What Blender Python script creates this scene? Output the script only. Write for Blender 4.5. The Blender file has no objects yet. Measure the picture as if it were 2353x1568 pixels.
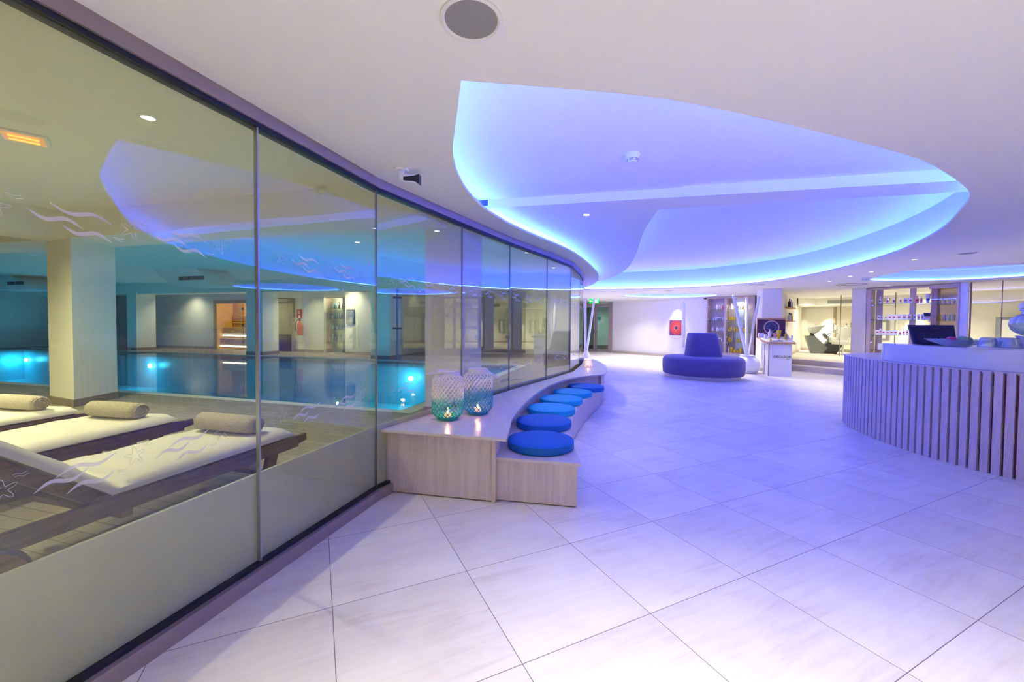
import bpy, bmesh, math, random
from mathutils import Vector, Matrix
from mathutils.geometry import tessellate_polygon
random.seed(7)
SC = bpy.context.scene
COL = SC.collection
PI = math.pi

# ------------------------------------------------------------------ camera
FPX, PITCH, ROLL, SHY, EYE = 938.7, 0.027, -0.008, -15.0, 1.5
cam_d = bpy.data.cameras.new('camera'); cam = bpy.data.objects.new('camera', cam_d); COL.objects.link(cam)
cam_d.sensor_fit = 'HORIZONTAL'; cam_d.sensor_width = 36.0
cam_d.lens = 36.0 * FPX / 2353.0
cam_d.shift_x = 0.0; cam_d.shift_y = SHY / 2353.0
cam_d.clip_start = 0.02; cam_d.clip_end = 200
_cp, _sp = math.cos(PITCH), math.sin(PITCH)
_R0, _U0, _F = Vector((1, 0, 0)), Vector((0, _sp, _cp)), Vector((0, _cp, -_sp))
_cr, _sr = math.cos(ROLL), math.sin(ROLL)
_R = _cr * _R0 - _sr * _U0; _U = _sr * _R0 + _cr * _U0
cam.matrix_world = Matrix(((_R.x, _U.x, -_F.x, 0), (_R.y, _U.y, -_F.y, 0), (_R.z, _U.z, -_F.z, EYE), (0, 0, 0, 1)))
SC.camera = cam

# ------------------------------------------------------------------ world, exposure, light settings
SC.view_settings.view_transform = 'Standard'
SC.view_settings.look = 'None'
SC.view_settings.gamma = 1.0
SC.view_settings.use_curve_mapping = False
SC.view_settings.exposure = 0.19
W = bpy.data.worlds.new('world'); SC.world = W; W.use_nodes = True
W.node_tree.nodes['Background'].inputs[0].default_value = (0.6, 0.6, 0.7, 1)
W.node_tree.nodes['Background'].inputs[1].default_value = 0.2
try:
    SC.cycles.transparent_max_bounces = 32
    SC.cycles.max_bounces = 10
    SC.cycles.diffuse_bounces = 5
    SC.cycles.glossy_bounces = 4
    SC.cycles.sample_clamp_indirect = 12.0
    SC.cycles.caustics_reflective = False
    SC.cycles.caustics_refractive = False
except Exception:
    pass
DOWN_W = 170.0      # watts of a hall downlight
POOL_W = 140.0
SALON_W = 350.0
LED_STR = 245.0
LED_COL = (0.026, 0.070, 1.0)
WARM = (1.0, 0.86, 0.70)
WARM2 = (1.0, 0.97, 0.84)
WHITE = (1.0, 0.965, 0.90)

# ------------------------------------------------------------------ materials
MATS = {}
def mat(name, col=(0.8, 0.8, 0.8), rough=0.5, metal=0.0, spec=0.5, emis=None, estr=0.0, noise=None, bump=0.0, bscale=50.0, coat=0.0):
    if name in MATS: return MATS[name]
    m = bpy.data.materials.new(name); m.use_nodes = True
    nt = m.node_tree; b = nt.nodes['Principled BSDF']
    b.inputs['Base Color'].default_value = (*col, 1)
    b.inputs['Roughness'].default_value = rough
    b.inputs['Metallic'].default_value = metal
    b.inputs['Specular IOR Level'].default_value = spec
    b.inputs['Coat Weight'].default_value = coat
    if emis:
        b.inputs['Emission Color'].default_value = (*emis, 1)
        b.inputs['Emission Strength'].default_value = estr
    if noise:   # (scale vector, amount)
        sc, amt = noise
        tc = nt.nodes.new('ShaderNodeTexCoord'); mp = nt.nodes.new('ShaderNodeMapping')
        mp.inputs['Scale'].default_value = sc
        nz = nt.nodes.new('ShaderNodeTexNoise'); nz.inputs['Scale'].default_value = 1.0; nz.inputs['Detail'].default_value = 4
        cr = nt.nodes.new('ShaderNodeValToRGB')
        cr.color_ramp.elements[0].position = 0.3; cr.color_ramp.elements[1].position = 0.7
        cr.color_ramp.elements[0].color = (*[c * (1 - amt) for c in col], 1)
        cr.color_ramp.elements[1].color = (*[min(1, c * (1 + amt * 0.6)) for c in col], 1)
        nt.links.new(tc.outputs['Object'], mp.inputs['Vector']); nt.links.new(mp.outputs[0], nz.inputs['Vector'])
        nt.links.new(nz.outputs['Fac'], cr.inputs['Fac']); nt.links.new(cr.outputs['Color'], b.inputs['Base Color'])
    if bump:
        tc2 = nt.nodes.new('ShaderNodeTexCoord')
        nb = nt.nodes.new('ShaderNodeTexNoise'); nb.inputs['Scale'].default_value = bscale; nb.inputs['Detail'].default_value = 3
        bp = nt.nodes.new('ShaderNodeBump'); bp.inputs['Strength'].default_value = bump; bp.inputs['Distance'].default_value = 0.01
        nt.links.new(tc2.outputs['Object'], nb.inputs['Vector'])
        nt.links.new(nb.outputs['Fac'], bp.inputs['Height']); nt.links.new(bp.outputs['Normal'], b.inputs['Normal'])
    MATS[name] = m
    return m

def emit(name, col, strength):
    if name in MATS: return MATS[name]
    m = bpy.data.materials.new(name); m.use_nodes = True; nt = m.node_tree
    nt.nodes.clear(); o = nt.nodes.new('ShaderNodeOutputMaterial'); e = nt.nodes.new('ShaderNodeEmission')
    e.inputs[0].default_value = (*col, 1); e.inputs[1].default_value = strength
    nt.links.new(e.outputs[0], o.inputs[0]); MATS[name] = m
    return m

def glassmat(name, tint=(0.9, 0.93, 0.88), r0=0.045, rough=0.0, opaque=0.0, dcol=(0.8, 0.8, 0.8), expo=4.0):
    """thin architectural glass: clear transmission + Schlick mirror reflection on each face"""
    if name in MATS: return MATS[name]
    m = bpy.data.materials.new(name); m.use_nodes = True; nt = m.node_tree; nt.nodes.clear(); L = nt.links.new
    out = nt.nodes.new('ShaderNodeOutputMaterial')
    tr = nt.nodes.new('ShaderNodeBsdfTransparent'); tr.inputs[0].default_value = (*tint, 1)
    gl = nt.nodes.new('ShaderNodeBsdfGlossy'); gl.inputs['Roughness'].default_value = rough
    geo = nt.nodes.new('ShaderNodeNewGeometry')
    dot = nt.nodes.new('ShaderNodeVectorMath'); dot.operation = 'DOT_PRODUCT'
    L(geo.outputs['Incoming'], dot.inputs[0]); L(geo.outputs['Normal'], dot.inputs[1])
    ab = nt.nodes.new('ShaderNodeMath'); ab.operation = 'ABSOLUTE'; L(dot.outputs['Value'], ab.inputs[0])
    om = nt.nodes.new('ShaderNodeMath'); om.operation = 'SUBTRACT'; om.inputs[0].default_value = 1; L(ab.outputs[0], om.inputs[1])
    pw = nt.nodes.new('ShaderNodeMath'); pw.operation = 'POWER'; pw.inputs[1].default_value = expo; L(om.outputs[0], pw.inputs[0])
    ma = nt.nodes.new('ShaderNodeMath'); ma.operation = 'MULTIPLY_ADD'; ma.inputs[1].default_value = 1 - r0; ma.inputs[2].default_value = r0
    L(pw.outputs[0], ma.inputs[0])
    src = tr
    if opaque > 0:
        df = nt.nodes.new('ShaderNodeBsdfDiffuse'); df.inputs[0].default_value = (*dcol, 1)
        mx0 = nt.nodes.new('ShaderNodeMixShader'); mx0.inputs[0].default_value = opaque
        L(tr.outputs[0], mx0.inputs[1]); L(df.outputs[0], mx0.inputs[2]); src = mx0
    mx = nt.nodes.new('ShaderNodeMixShader')
    L(ma.outputs[0], mx.inputs[0]); L(src.outputs[0], mx.inputs[1]); L(gl.outputs[0], mx.inputs[2])
    L(mx.outputs[0], out.inputs[0]); MATS[name] = m
    return m

def tile_floor_mat():
    m = bpy.data.materials.new('stone_tile'); m.use_nodes = True; nt = m.node_tree; L = nt.links.new
    b = nt.nodes['Principled BSDF']; b.inputs['Roughness'].default_value = 0.38
    A, T = 0.4455, 0.74461
    N = nt.nodes.new
    tc = N('ShaderNodeTexCoord')
    sub = N('ShaderNodeVectorMath'); sub.operation = 'SUBTRACT'; sub.inputs[1].default_value = (0.0584, 1.7595, 0); L(tc.outputs['Object'], sub.inputs[0])
    def axis(v):
        d = N('ShaderNodeVectorMath'); d.operation = 'DOT_PRODUCT'; L(sub.outputs[0], d.inputs[0]); d.inputs[1].default_value = (v[0] / T, v[1] / T, 0)
        f = N('ShaderNodeMath'); f.operation = 'FLOOR'; L(d.outputs['Value'], f.inputs[0])
        r = N('ShaderNodeMath'); r.operation = 'FRACT'; L(d.outputs['Value'], r.inputs[0])
        s = N('ShaderNodeMath'); s.operation = 'SUBTRACT'; L(r.outputs[0], s.inputs[0]); s.inputs[1].default_value = 0.5
        a = N('ShaderNodeMath'); a.operation = 'ABSOLUTE'; L(s.outputs[0], a.inputs[0])
        return d, f, a
    du, fu, au = axis((math.cos(A), math.sin(A))); dv, fv, av = axis((-math.sin(A), math.cos(A)))
    mx = N('ShaderNodeMath'); mx.operation = 'MAXIMUM'; L(au.outputs[0], mx.inputs[0]); L(av.outputs[0], mx.inputs[1])
    gt = N('ShaderNodeMath'); gt.operation = 'GREATER_THAN'; L(mx.outputs[0], gt.inputs[0]); gt.inputs[1].default_value = 0.5 - 0.0026
    cid = N('ShaderNodeCombineXYZ'); L(fu.outputs[0], cid.inputs[0]); L(fv.outputs[0], cid.inputs[1])
    wn = N('ShaderNodeTexWhiteNoise'); wn.noise_dimensions = '3D'; L(cid.outputs[0], wn.inputs['Vector'])
    cuv = N('ShaderNodeCombineXYZ'); L(du.outputs['Value'], cuv.inputs[0]); L(dv.outputs['Value'], cuv.inputs[1])
    off = N('ShaderNodeVectorMath'); off.operation = 'MULTIPLY_ADD'; L(wn.outputs['Color'], off.inputs[0]); off.inputs[1].default_value = (13, 17, 5); L(cuv.outputs[0], off.inputs[2])
    mp = N('ShaderNodeMapping'); mp.inputs['Rotation'].default_value = (0, 0, 0.3); mp.inputs['Scale'].default_value = (1.1, 11.0, 1); L(off.outputs[0], mp.inputs['Vector'])
    nz = N('ShaderNodeTexNoise'); nz.inputs['Scale'].default_value = 1.0; nz.inputs['Detail'].default_value = 7; nz.inputs['Roughness'].default_value = 0.62; nz.inputs['Distortion'].default_value = 1.1
    L(mp.outputs[0], nz.inputs['Vector'])
    nf = N('ShaderNodeTexNoise'); nf.inputs['Scale'].default_value = 2.0; nf.inputs['Detail'].default_value = 5; L(off.outputs[0], nf.inputs['Vector'])
    ad = N('ShaderNodeMath'); ad.operation = 'ADD'; L(nz.outputs['Fac'], ad.inputs[0]); L(nf.outputs['Fac'], ad.inputs[1])
    hf = N('ShaderNodeMath'); hf.operation = 'MULTIPLY'; hf.inputs[1].default_value = 0.5; L(ad.outputs[0], hf.inputs[0])
    cr = N('ShaderNodeValToRGB'); e = cr.color_ramp.elements
    e[0].position = 0.30; e[0].color = (0.66, 0.57, 0.49, 1); e[1].position = 0.62; e[1].color = (0.85, 0.80, 0.74, 1)
    x = e.new(0.46); x.color = (0.79, 0.73, 0.66, 1)
    L(hf.outputs[0], cr.inputs['Fac'])
    hs = N('ShaderNodeHueSaturation'); L(cr.outputs['Color'], hs.inputs['Color'])
    mr = N('ShaderNodeMapRange'); mr.inputs['To Min'].default_value = 0.93; mr.inputs['To Max'].default_value = 1.05; L(wn.outputs['Value'], mr.inputs['Value']); L(mr.outputs[0], hs.inputs['Value'])
    mc = N('ShaderNodeMix'); mc.data_type = 'RGBA'; L(gt.outputs[0], mc.inputs['Factor']); L(hs.outputs['Color'], mc.inputs['A']); mc.inputs['B'].default_value = (0.20, 0.15, 0.12, 1)
    L(mc.outputs['Result'], b.inputs['Base Color'])
    bp = N('ShaderNodeBump'); bp.inputs['Strength'].default_value = 0.12; bp.inputs['Distance'].default_value = 0.004; L(hf.outputs[0], bp.inputs['Height']); L(bp.outputs[0], b.inputs['Normal'])
    return m

def brick_mat(name, c1, c2, mortar, bw, bh, ms, rot=0.0, rough=0.5, offset=0.5, axis='XY'):
    m = bpy.data.materials.new(name); m.use_nodes = True; nt = m.node_tree; L = nt.links.new
    b = nt.nodes['Principled BSDF']; b.inputs['Roughness'].default_value = rough
    tc = nt.nodes.new('ShaderNodeTexCoord'); mp = nt.nodes.new('ShaderNodeMapping')
    mp.inputs['Rotation'].default_value = (0, 0, rot)
    br = nt.nodes.new('ShaderNodeTexBrick'); br.inputs['Scale'].default_value = 1.0
    br.inputs['Color1'].default_value = (*c1, 1); br.inputs['Color2'].default_value = (*c2, 1); br.inputs['Mortar'].default_value = (*mortar, 1)
    br.inputs['Brick Width'].default_value = bw; br.inputs['Row Height'].default_value = bh; br.inputs['Mortar Size'].default_value = ms
    br.offset = offset
    L(tc.outputs['Object'], mp.inputs['Vector']); L(mp.outputs[0], br.inputs['Vector']); L(br.outputs['Color'], b.inputs['Base Color'])
    return m

def wood_mat(name, c1, c2, scale=(60, 60, 2.0), rough=0.45):
    if name in MATS: return MATS[name]
    m = bpy.data.materials.new(name); m.use_nodes = True; nt = m.node_tree; L = nt.links.new
    b = nt.nodes['Principled BSDF']; b.inputs['Roughness'].default_value = rough
    tc = nt.nodes.new('ShaderNodeTexCoord'); mp = nt.nodes.new('ShaderNodeMapping'); mp.inputs['Scale'].default_value = scale
    nz = nt.nodes.new('ShaderNodeTexNoise'); nz.inputs['Scale'].default_value = 1; nz.inputs['Detail'].default_value = 6; nz.inputs['Roughness'].default_value = 0.65
    nz.inputs['Distortion'].default_value = 0.4
    cr = nt.nodes.new('ShaderNodeValToRGB'); cr.color_ramp.elements[0].position = 0.35; cr.color_ramp.elements[1].position = 0.65
    cr.color_ramp.elements[0].color = (*c1, 1); cr.color_ramp.elements[1].color = (*c2, 1)
    L(tc.outputs['Object'], mp.inputs['Vector']); L(mp.outputs[0], nz.inputs['Vector']); L(nz.outputs['Fac'], cr.inputs['Fac']); L(cr.outputs[0], b.inputs['Base Color'])
    MATS[name] = m
    return m

def dip_mat(name, low, high, zc, zw):
    """wicker dipped in paint up to a height of its own (object space)"""
    m = bpy.data.materials.new(name); m.use_nodes = True; nt = m.node_tree; L = nt.links.new
    b = nt.nodes['Principled BSDF']; b.inputs['Roughness'].default_value = 0.6
    tc = nt.nodes.new('ShaderNodeTexCoord'); sp = nt.nodes.new('ShaderNodeSeparateXYZ'); L(tc.outputs['Object'], sp.inputs[0])
    nz = nt.nodes.new('ShaderNodeTexNoise'); nz.inputs['Scale'].default_value = 25; L(tc.outputs['Object'], nz.inputs['Vector'])
    ma = nt.nodes.new('ShaderNodeMath'); ma.operation = 'MULTIPLY_ADD'; ma.inputs[1].default_value = 0.10; L(nz.outputs['Fac'], ma.inputs[0]); L(sp.outputs['Z'], ma.inputs[2])
    mr = nt.nodes.new('ShaderNodeMapRange'); mr.inputs['From Min'].default_value = zc + 0.05 - zw; mr.inputs['From Max'].default_value = zc + 0.05 + zw
    L(ma.outputs[0], mr.inputs['Value'])
    mc = nt.nodes.new('ShaderNodeMix'); mc.data_type = 'RGBA'; mc.inputs['A'].default_value = (*low, 1); mc.inputs['B'].default_value = (*high, 1)
    L(mr.outputs[0], mc.inputs['Factor']); L(mc.outputs['Result'], b.inputs['Base Color'])
    return m

WALLP = mat('white_paint', (0.86, 0.84, 0.83), 0.75, spec=0.3)
CEILP = mat('ceiling_paint', (0.86, 0.85, 0.85), 0.9, spec=0.2)
COVEP = mat('cove_paint', (0.88, 0.88, 0.90), 0.95, spec=0.1)
POOLP = mat('pool_room_paint', (0.82, 0.82, 0.74), 0.85, spec=0.2)
CREAM = mat('cream_paint', (0.87, 0.85, 0.75), 0.8, spec=0.2)
TILE = tile_floor_mat()
STONE = mat('beige_stone', (0.52, 0.45, 0.38), 0.5, noise=((3, 3, 3), 0.12))
STONEL = mat('pale_step_stone', (0.72, 0.64, 0.57), 0.45, noise=((3, 3, 3), 0.08))
SKIRTD = mat('brown_stone_skirting', (0.30, 0.25, 0.21), 0.5, noise=((4, 4, 4), 0.15))
DECK = brick_mat('pool_deck_tile', (0.25, 0.215, 0.165), (0.33, 0.285, 0.22), (0.11, 0.095, 0.075), 0.30, 0.10, 0.004, rot=0.27, rough=0.5)
GRATE = brick_mat('overflow_grate', (0.75, 0.76, 0.76), (0.72, 0.73, 0.74), (0.3, 0.33, 0.35), 0.02, 0.3, 0.003, rot=0.268, rough=0.4, offset=0.0)
POOLT = brick_mat('pool_mosaic', (0.07, 0.62, 0.78), (0.10, 0.70, 0.84), (0.06, 0.50, 0.64), 0.05, 0.05, 0.003, rot=0.268, rough=0.3, offset=0)
LEDGE = mat('submerged_ledge', (0.16, 0.14, 0.12), 0.4)
GLASS = glassmat('partition_glass', (0.92, 0.935, 0.84), 0.062, expo=3.4)
GLASSC = glassmat('clear_glass', (0.97, 0.98, 0.96), 0.012, expo=5.0)
GLASSG = glassmat('green_edge_glass', (0.80, 0.90, 0.86), 0.05)
GLASSD = glassmat('dark_door_glass', (0.34, 0.42, 0.40), 0.06)
GLASSW = glassmat('cut_glass', (0.80, 0.86, 0.96), 0.16, rough=0.02, opaque=0.10, dcol=(0.9, 0.93, 1.0), expo=2.5)
FILM = glassmat('frosted_film', (0.5, 0.5, 0.44), 0.03, rough=0.15, opaque=0.93, dcol=(0.62, 0.63, 0.55))
DECAL = glassmat('etched_decal', (0.85, 0.85, 0.9), 0.02, rough=0.4, opaque=0.55, dcol=(0.75, 0.73, 0.86))
ALU = mat('taupe_aluminium', (0.33, 0.26, 0.25), 0.38, metal=0.35)
BLACK = mat('black_gasket', (0.008, 0.008, 0.01), 0.5)
BLACKP = mat('black_plastic', (0.012, 0.012, 0.02), 0.3)
CHROME = mat('brushed_chrome', (0.75, 0.75, 0.77), 0.22, metal=1.0)
SEAL = mat('clear_silicone', (0.16, 0.20, 0.19), 0.25)
WASH = wood_mat('whitewashed_ash', (0.60, 0.50, 0.42), (0.74, 0.64, 0.55), (28, 28, 1.2), 0.42)
WASHT = wood_mat('whitewashed_top', (0.64, 0.55, 0.50), (0.74, 0.66, 0.60), (10, 2.0, 10), 0.28)
WASHE = mat('pale_edge_band', (0.66, 0.54, 0.44), 0.45)
SLATW = wood_mat('slat_wood', (0.62, 0.50, 0.56), (0.76, 0.64, 0.68), (40, 40, 3), 0.45)
SLATB = mat('slat_backing', (0.30, 0.12, 0.11), 0.6)
FRAMEW = wood_mat('cabinet_wood', (0.58, 0.43, 0.37), (0.68, 0.53, 0.46), (40, 40, 3), 0.45)
ORANGEW = wood_mat('honey_oak_edge', (0.55, 0.28, 0.11), (0.64, 0.36, 0.16), (20, 20, 20), 0.45)
TEAK = wood_mat('dark_teak', (0.060, 0.026, 0.018), (0.15, 0.075, 0.052), (6, 6, 60), 0.4)
TEAKL = wood_mat('warm_teak', (0.16, 0.09, 0.045), (0.30, 0.18, 0.09), (6, 6, 60), 0.45)
PINE = wood_mat('sauna_pine', (0.55, 0.36, 0.11), (0.74, 0.52, 0.20), (4, 4, 40), 0.5)
CORIAN = mat('white_solid_surface', (0.80, 0.80, 0.84), 0.12, spec=0.6)
BLUEF = mat('blue_cushion_fabric', (0.0, 0.135, 0.48), 0.65, bump=0.15, bscale=400)
BLUEF2 = mat('turquoise_cushion_fabric', (0.0, 0.36, 0.70), 0.65, bump=0.15, bscale=400)
VELVET = mat('purple_velvet', (0.115, 0.085, 0.21), 0.8, noise=((60, 60, 12), 0.16), bump=0.2, bscale=120)
VELVET.node_tree.nodes['Principled BSDF'].inputs['Sheen Weight'].default_value = 0.35
MATT = mat('cream_mattress', (0.72, 0.69, 0.64), 0.5)
TOWEL = mat('grey_beige_towel', (0.50, 0.45, 0.38), 0.95, bump=0.9, bscale=160, noise=((90, 90, 90), 0.2))
WHITEC = mat('white_ceramic', (0.86, 0.86, 0.88), 0.4)
WHITEP = mat('white_plastic', (0.82, 0.82, 0.82), 0.35)
MESHG = mat('speaker_grille', (0.30, 0.29, 0.285), 0.7, noise=((300, 300, 300), 0.12))
GREYV = mat('vent_grey', (0.33, 0.33, 0.33), 0.6)
DARKV = mat('vent_dark', (0.05, 0.055, 0.06), 0.6)
LAMP = emit('lamp_lens', (1.0, 0.96, 0.88), 14.0)
LAMPY = emit('warm_lamp_lens', (1.0, 0.85, 0.45), 12.0)
LEDM = emit('blue_led', LED_COL, LED_STR)
LEDS = emit('blue_led_small_well', LED_COL, LED_STR * 0.22)
FLAME = emit('candle_flame', (1.0, 0.62, 0.25), 14.0)
WAX = mat('candle_wax', (0.9, 0.75, 0.6), 0.5, emis=(1.0, 0.45, 0.12), estr=0.7)
WATERM = glassmat('pool_water', (0.86, 0.98, 0.985), 0.02, rough=0.02, expo=9.5)

# ------------------------------------------------------------------ geometry helpers
def rot2(x, y, a): c, s = math.cos(a), math.sin(a); return (c * x - s * y, s * x + c * y)
class MB:
    def __init__(s): s.v = []; s.f = []
    def box(s, c, size, rz=0.0, rx=0.0, ry=0.0, taper=1.0):
        b = len(s.v); hx, hy, hz = [q / 2 for q in size]
        M = Matrix.Rotation(rz, 3, 'Z') @ Matrix.Rotation(ry, 3, 'Y') @ Matrix.Rotation(rx, 3, 'X')
        for z in (-hz, hz):
            k = taper if z > 0 else 1.0
            for x, y in ((-hx, -hy), (hx, -hy), (hx, hy), (-hx, hy)):
                p = M @ Vector((x * k, y * k, z)); s.v.append((c[0] + p.x, c[1] + p.y, c[2] + p.z))
        s.f += [(b, b + 3, b + 2, b + 1), (b + 4, b + 5, b + 6, b + 7), (b, b + 1, b + 5, b + 4), (b + 1, b + 2, b + 6, b + 5), (b + 2, b + 3, b + 7, b + 6), (b + 3, b, b + 4, b + 7)]
        return s
    def beam(s, p, q, w, h, up=(0, 0, 1)):
        """rectangular bar from p to q"""
        p, q = Vector(p), Vector(q); d = (q - p).normalized(); up = Vector(up)
        if abs(d.dot(up)) > 0.99: up = Vector((0, 1, 0))
        a = d.cross(up).normalized(); u = a.cross(d).normalized(); b = len(s.v)
        for e in (p, q):
            for i, j in ((-1, -1), (1, -1), (1, 1), (-1, 1)):
                s.v.append(tuple(e + a * (w / 2 * i) + u * (h / 2 * j)))
        s.f += [(b, b + 3, b + 2, b + 1), (b + 4, b + 5, b + 6, b + 7), (b, b + 1, b + 5, b + 4), (b + 1, b + 2, b + 6, b + 5), (b + 2, b + 3, b + 7, b + 6), (b + 3, b, b + 4, b + 7)]
        return s
    def prism(s, poly, z0, z1, holes=(), top=True, bot=True):
        loops = [list(poly)] + [list(h) for h in holes]
        b = len(s.v); flat = [p for l in loops for p in l]; n = len(flat)
        for z in (z0, z1):
            for p in flat: s.v.append((p[0], p[1], z))
        tris = tessellate_polygon([[Vector((p[0], p[1], 0)) for p in l] for l in loops])
        for t in tris:
            if bot: s.f.append((b + t[0], b + t[1], b + t[2]))
            if top: s.f.append((b + n + t[0], b + n + t[2], b + n + t[1]))
        k = 0
        for l in loops:
            m = len(l)
            for i in range(m):
                j = (i + 1) % m
                s.f.append((b + k + i, b + k + j, b + n + k + j, b + n + k + i))
            k += m
        return s
    def wall(s, pts, z0, z1, th=0.0, closed=False):
        """vertical wall following a polyline, thickness th to the left"""
        if th == 0:
            b = len(s.v); n = len(pts)
            for z in (z0, z1):
                for p in pts: s.v.append((p[0], p[1], z))
            for i in range(n if closed else n - 1):
                j = (i + 1) % n; s.f.append((b + i, b + j, b + n + j, b + n + i))
            return s
        o = offset(pts, th, closed)
        if closed: return s.prism(pts, z0, z1, holes=[o])
        return s.prism(list(pts) + list(reversed(o)), z0, z1)
    def lathe(s, prof, n=32, c=(0, 0, 0), sx=1.0, sy=1.0, cap=True):
        b = len(s.v); m = len(prof)
        for r, z in prof:
            for i in range(n):
                a = 2 * PI * i / n; s.v.append((c[0] + r * math.cos(a) * sx, c[1] + r * math.sin(a) * sy, c[2] + z))
        for j in range(m - 1):
            for i in range(n):
                k = (i + 1) % n; s.f.append((b + j * n + i, b + j * n + k, b + (j + 1) * n + k, b + (j + 1) * n + i))
        if cap:
            s.f.append(tuple(b + i for i in reversed(range(n)))); s.f.append(tuple(b + (m - 1) * n + i for i in range(n)))
        return s
    def tube(s, pts, r, n=8, closed=False, cap=True):
        pts = [Vector(p) for p in pts]; b = len(s.v); m = len(pts)
        rs = r if isinstance(r, (list, tuple)) else [r] * m
        prev = None
        for i, p in enumerate(pts):
            if closed: d = (pts[(i + 1) % m] - pts[i - 1])
            else: d = (pts[min(i + 1, m - 1)] - pts[max(i - 1, 0)])
            d.normalize()
            up = Vector((0, 0, 1)) if abs(d.z) < 0.95 else Vector((1, 0, 0))
            if prev is not None and abs(prev.dot(d)) < 0.98: up = prev
            a = d.cross(up).normalized(); u = a.cross(d).normalized(); prev = u
            for k in range(n):
                t = 2 * PI * k / n; s.v.append(tuple(p + a * (rs[i] * math.cos(t)) + u * (rs[i] * math.sin(t))))
        for i in range(m if closed else m - 1):
            i2 = (i + 1) % m
            for k in range(n):
                k2 = (k + 1) % n; s.f.append((b + i * n + k, b + i * n + k2, b + i2 * n + k2, b + i2 * n + k))
        if cap and not closed:
            s.f.append(tuple(b + k for k in reversed(range(n)))); s.f.append(tuple(b + (m - 1) * n + k for k in range(n)))
        return s
    def ball(s, c, rx, ry=None, rz=None, n=20, m=12):
        ry = ry or rx; rz = rz or rx; b = len(s.v)
        for j in range(1, m):
            t = PI * j / m
            for i in range(n):
                a = 2 * PI * i / n; s.v.append((c[0] + rx * math.sin(t) * math.cos(a), c[1] + ry * math.sin(t) * math.sin(a), c[2] - rz * math.cos(t)))
        s.v.append((c[0], c[1], c[2] - rz)); s.v.append((c[0], c[1], c[2] + rz)); B = len(s.v) - 2
        for j in range(m - 2):
            for i in range(n):
                k = (i + 1) % n; s.f.append((b + j * n + i, b + j * n + k, b + (j + 1) * n + k, b + (j + 1) * n + i))
        for i in range(n):
            k = (i + 1) % n; s.f.append((B, b + k, b + i)); s.f.append((B + 1, b + (m - 2) * n + i, b + (m - 2) * n + k))
        return s
    def xform(s, M, start=0):
        for i in range(start, len(s.v)): s.v[i] = tuple(M @ Vector(s.v[i]))
        return s
    def build(s, name, m, parent=None, loc=None, rz=0.0, smooth=35, bevel=0.0):
        me = bpy.data.meshes.new(name); me.from_pydata(s.v, [], s.f); me.update()
        bm = bmesh.new(); bm.from_mesh(me); bmesh.ops.recalc_face_normals(bm, faces=bm.faces)
        if bevel:
            es = [e for e in bm.edges if len(e.link_faces) == 2 and e.calc_face_angle(0) > 0.6]
            bmesh.ops.bevel(bm, geom=es, offset=bevel, segments=2, profile=0.6, affect='EDGES')
        bm.to_mesh(me); bm.free()
        if smooth:
            me.polygons.foreach_set('use_smooth', [True] * len(me.polygons)); me.set_sharp_from_angle(angle=math.radians(smooth))
        me.materials.append(m)
        o = bpy.data.objects.new(name, me); COL.objects.link(o)
        if parent: o.parent = parent
        if loc: o.location = loc
        o.rotation_euler.z = rz
        return o

def offset(pts, d, closed=False):
    """offset a polyline to its left by d"""
    n = len(pts); out = []
    for i in range(n):
        if closed: a, b = pts[i - 1], pts[(i + 1) % n]
        else: a, b = pts[max(i - 1, 0)], pts[min(i + 1, n - 1)]
        tx, ty = b[0] - a[0], b[1] - a[1]; L = math.hypot(tx, ty) or 1
        out.append((pts[i][0] - ty / L * d, pts[i][1] + tx / L * d))
    return out
def spline(P, k=6, closed=False):
    n = len(P); out = []
    rng = range(n) if closed else range(n - 1)
    for i in rng:
        p0 = P[(i - 1) % n] if closed or i > 0 else P[0]; p1 = P[i]; p2 = P[(i + 1) % n]
        p3 = P[(i + 2) % n] if closed or i < n - 2 else P[-1]
        for j in range(k):
            t = j / k; out.append(tuple(0.5 * ((2 * p1[q]) + (-p0[q] + p2[q]) * t + (2 * p0[q] - 5 * p1[q] + 4 * p2[q] - p3[q]) * t * t + (-p0[q] + 3 * p1[q] - 3 * p2[q] + p3[q]) * t ** 3) for q in range(len(p1))))
    if not closed: out.append(tuple(P[-1]))
    return out
def ray_dir(px): return (px - 1176.5) / FPX
def on_line(px, A, B):
    """where the vertical sight plane of column px meets the wall line A-B (a plan position)"""
    k = ray_dir(px); dx, dy = B[0] - A[0], B[1] - A[1]
    t = (k * A[1] - A[0]) / (dx - k * dy); return (A[0] + dx * t, A[1] + dy * t)
def ST(s, t): return (0.964 * s + 0.265 * t, -0.265 * s + 0.964 * t)
PA = -0.2682      # heading of the pool room's grid

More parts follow.
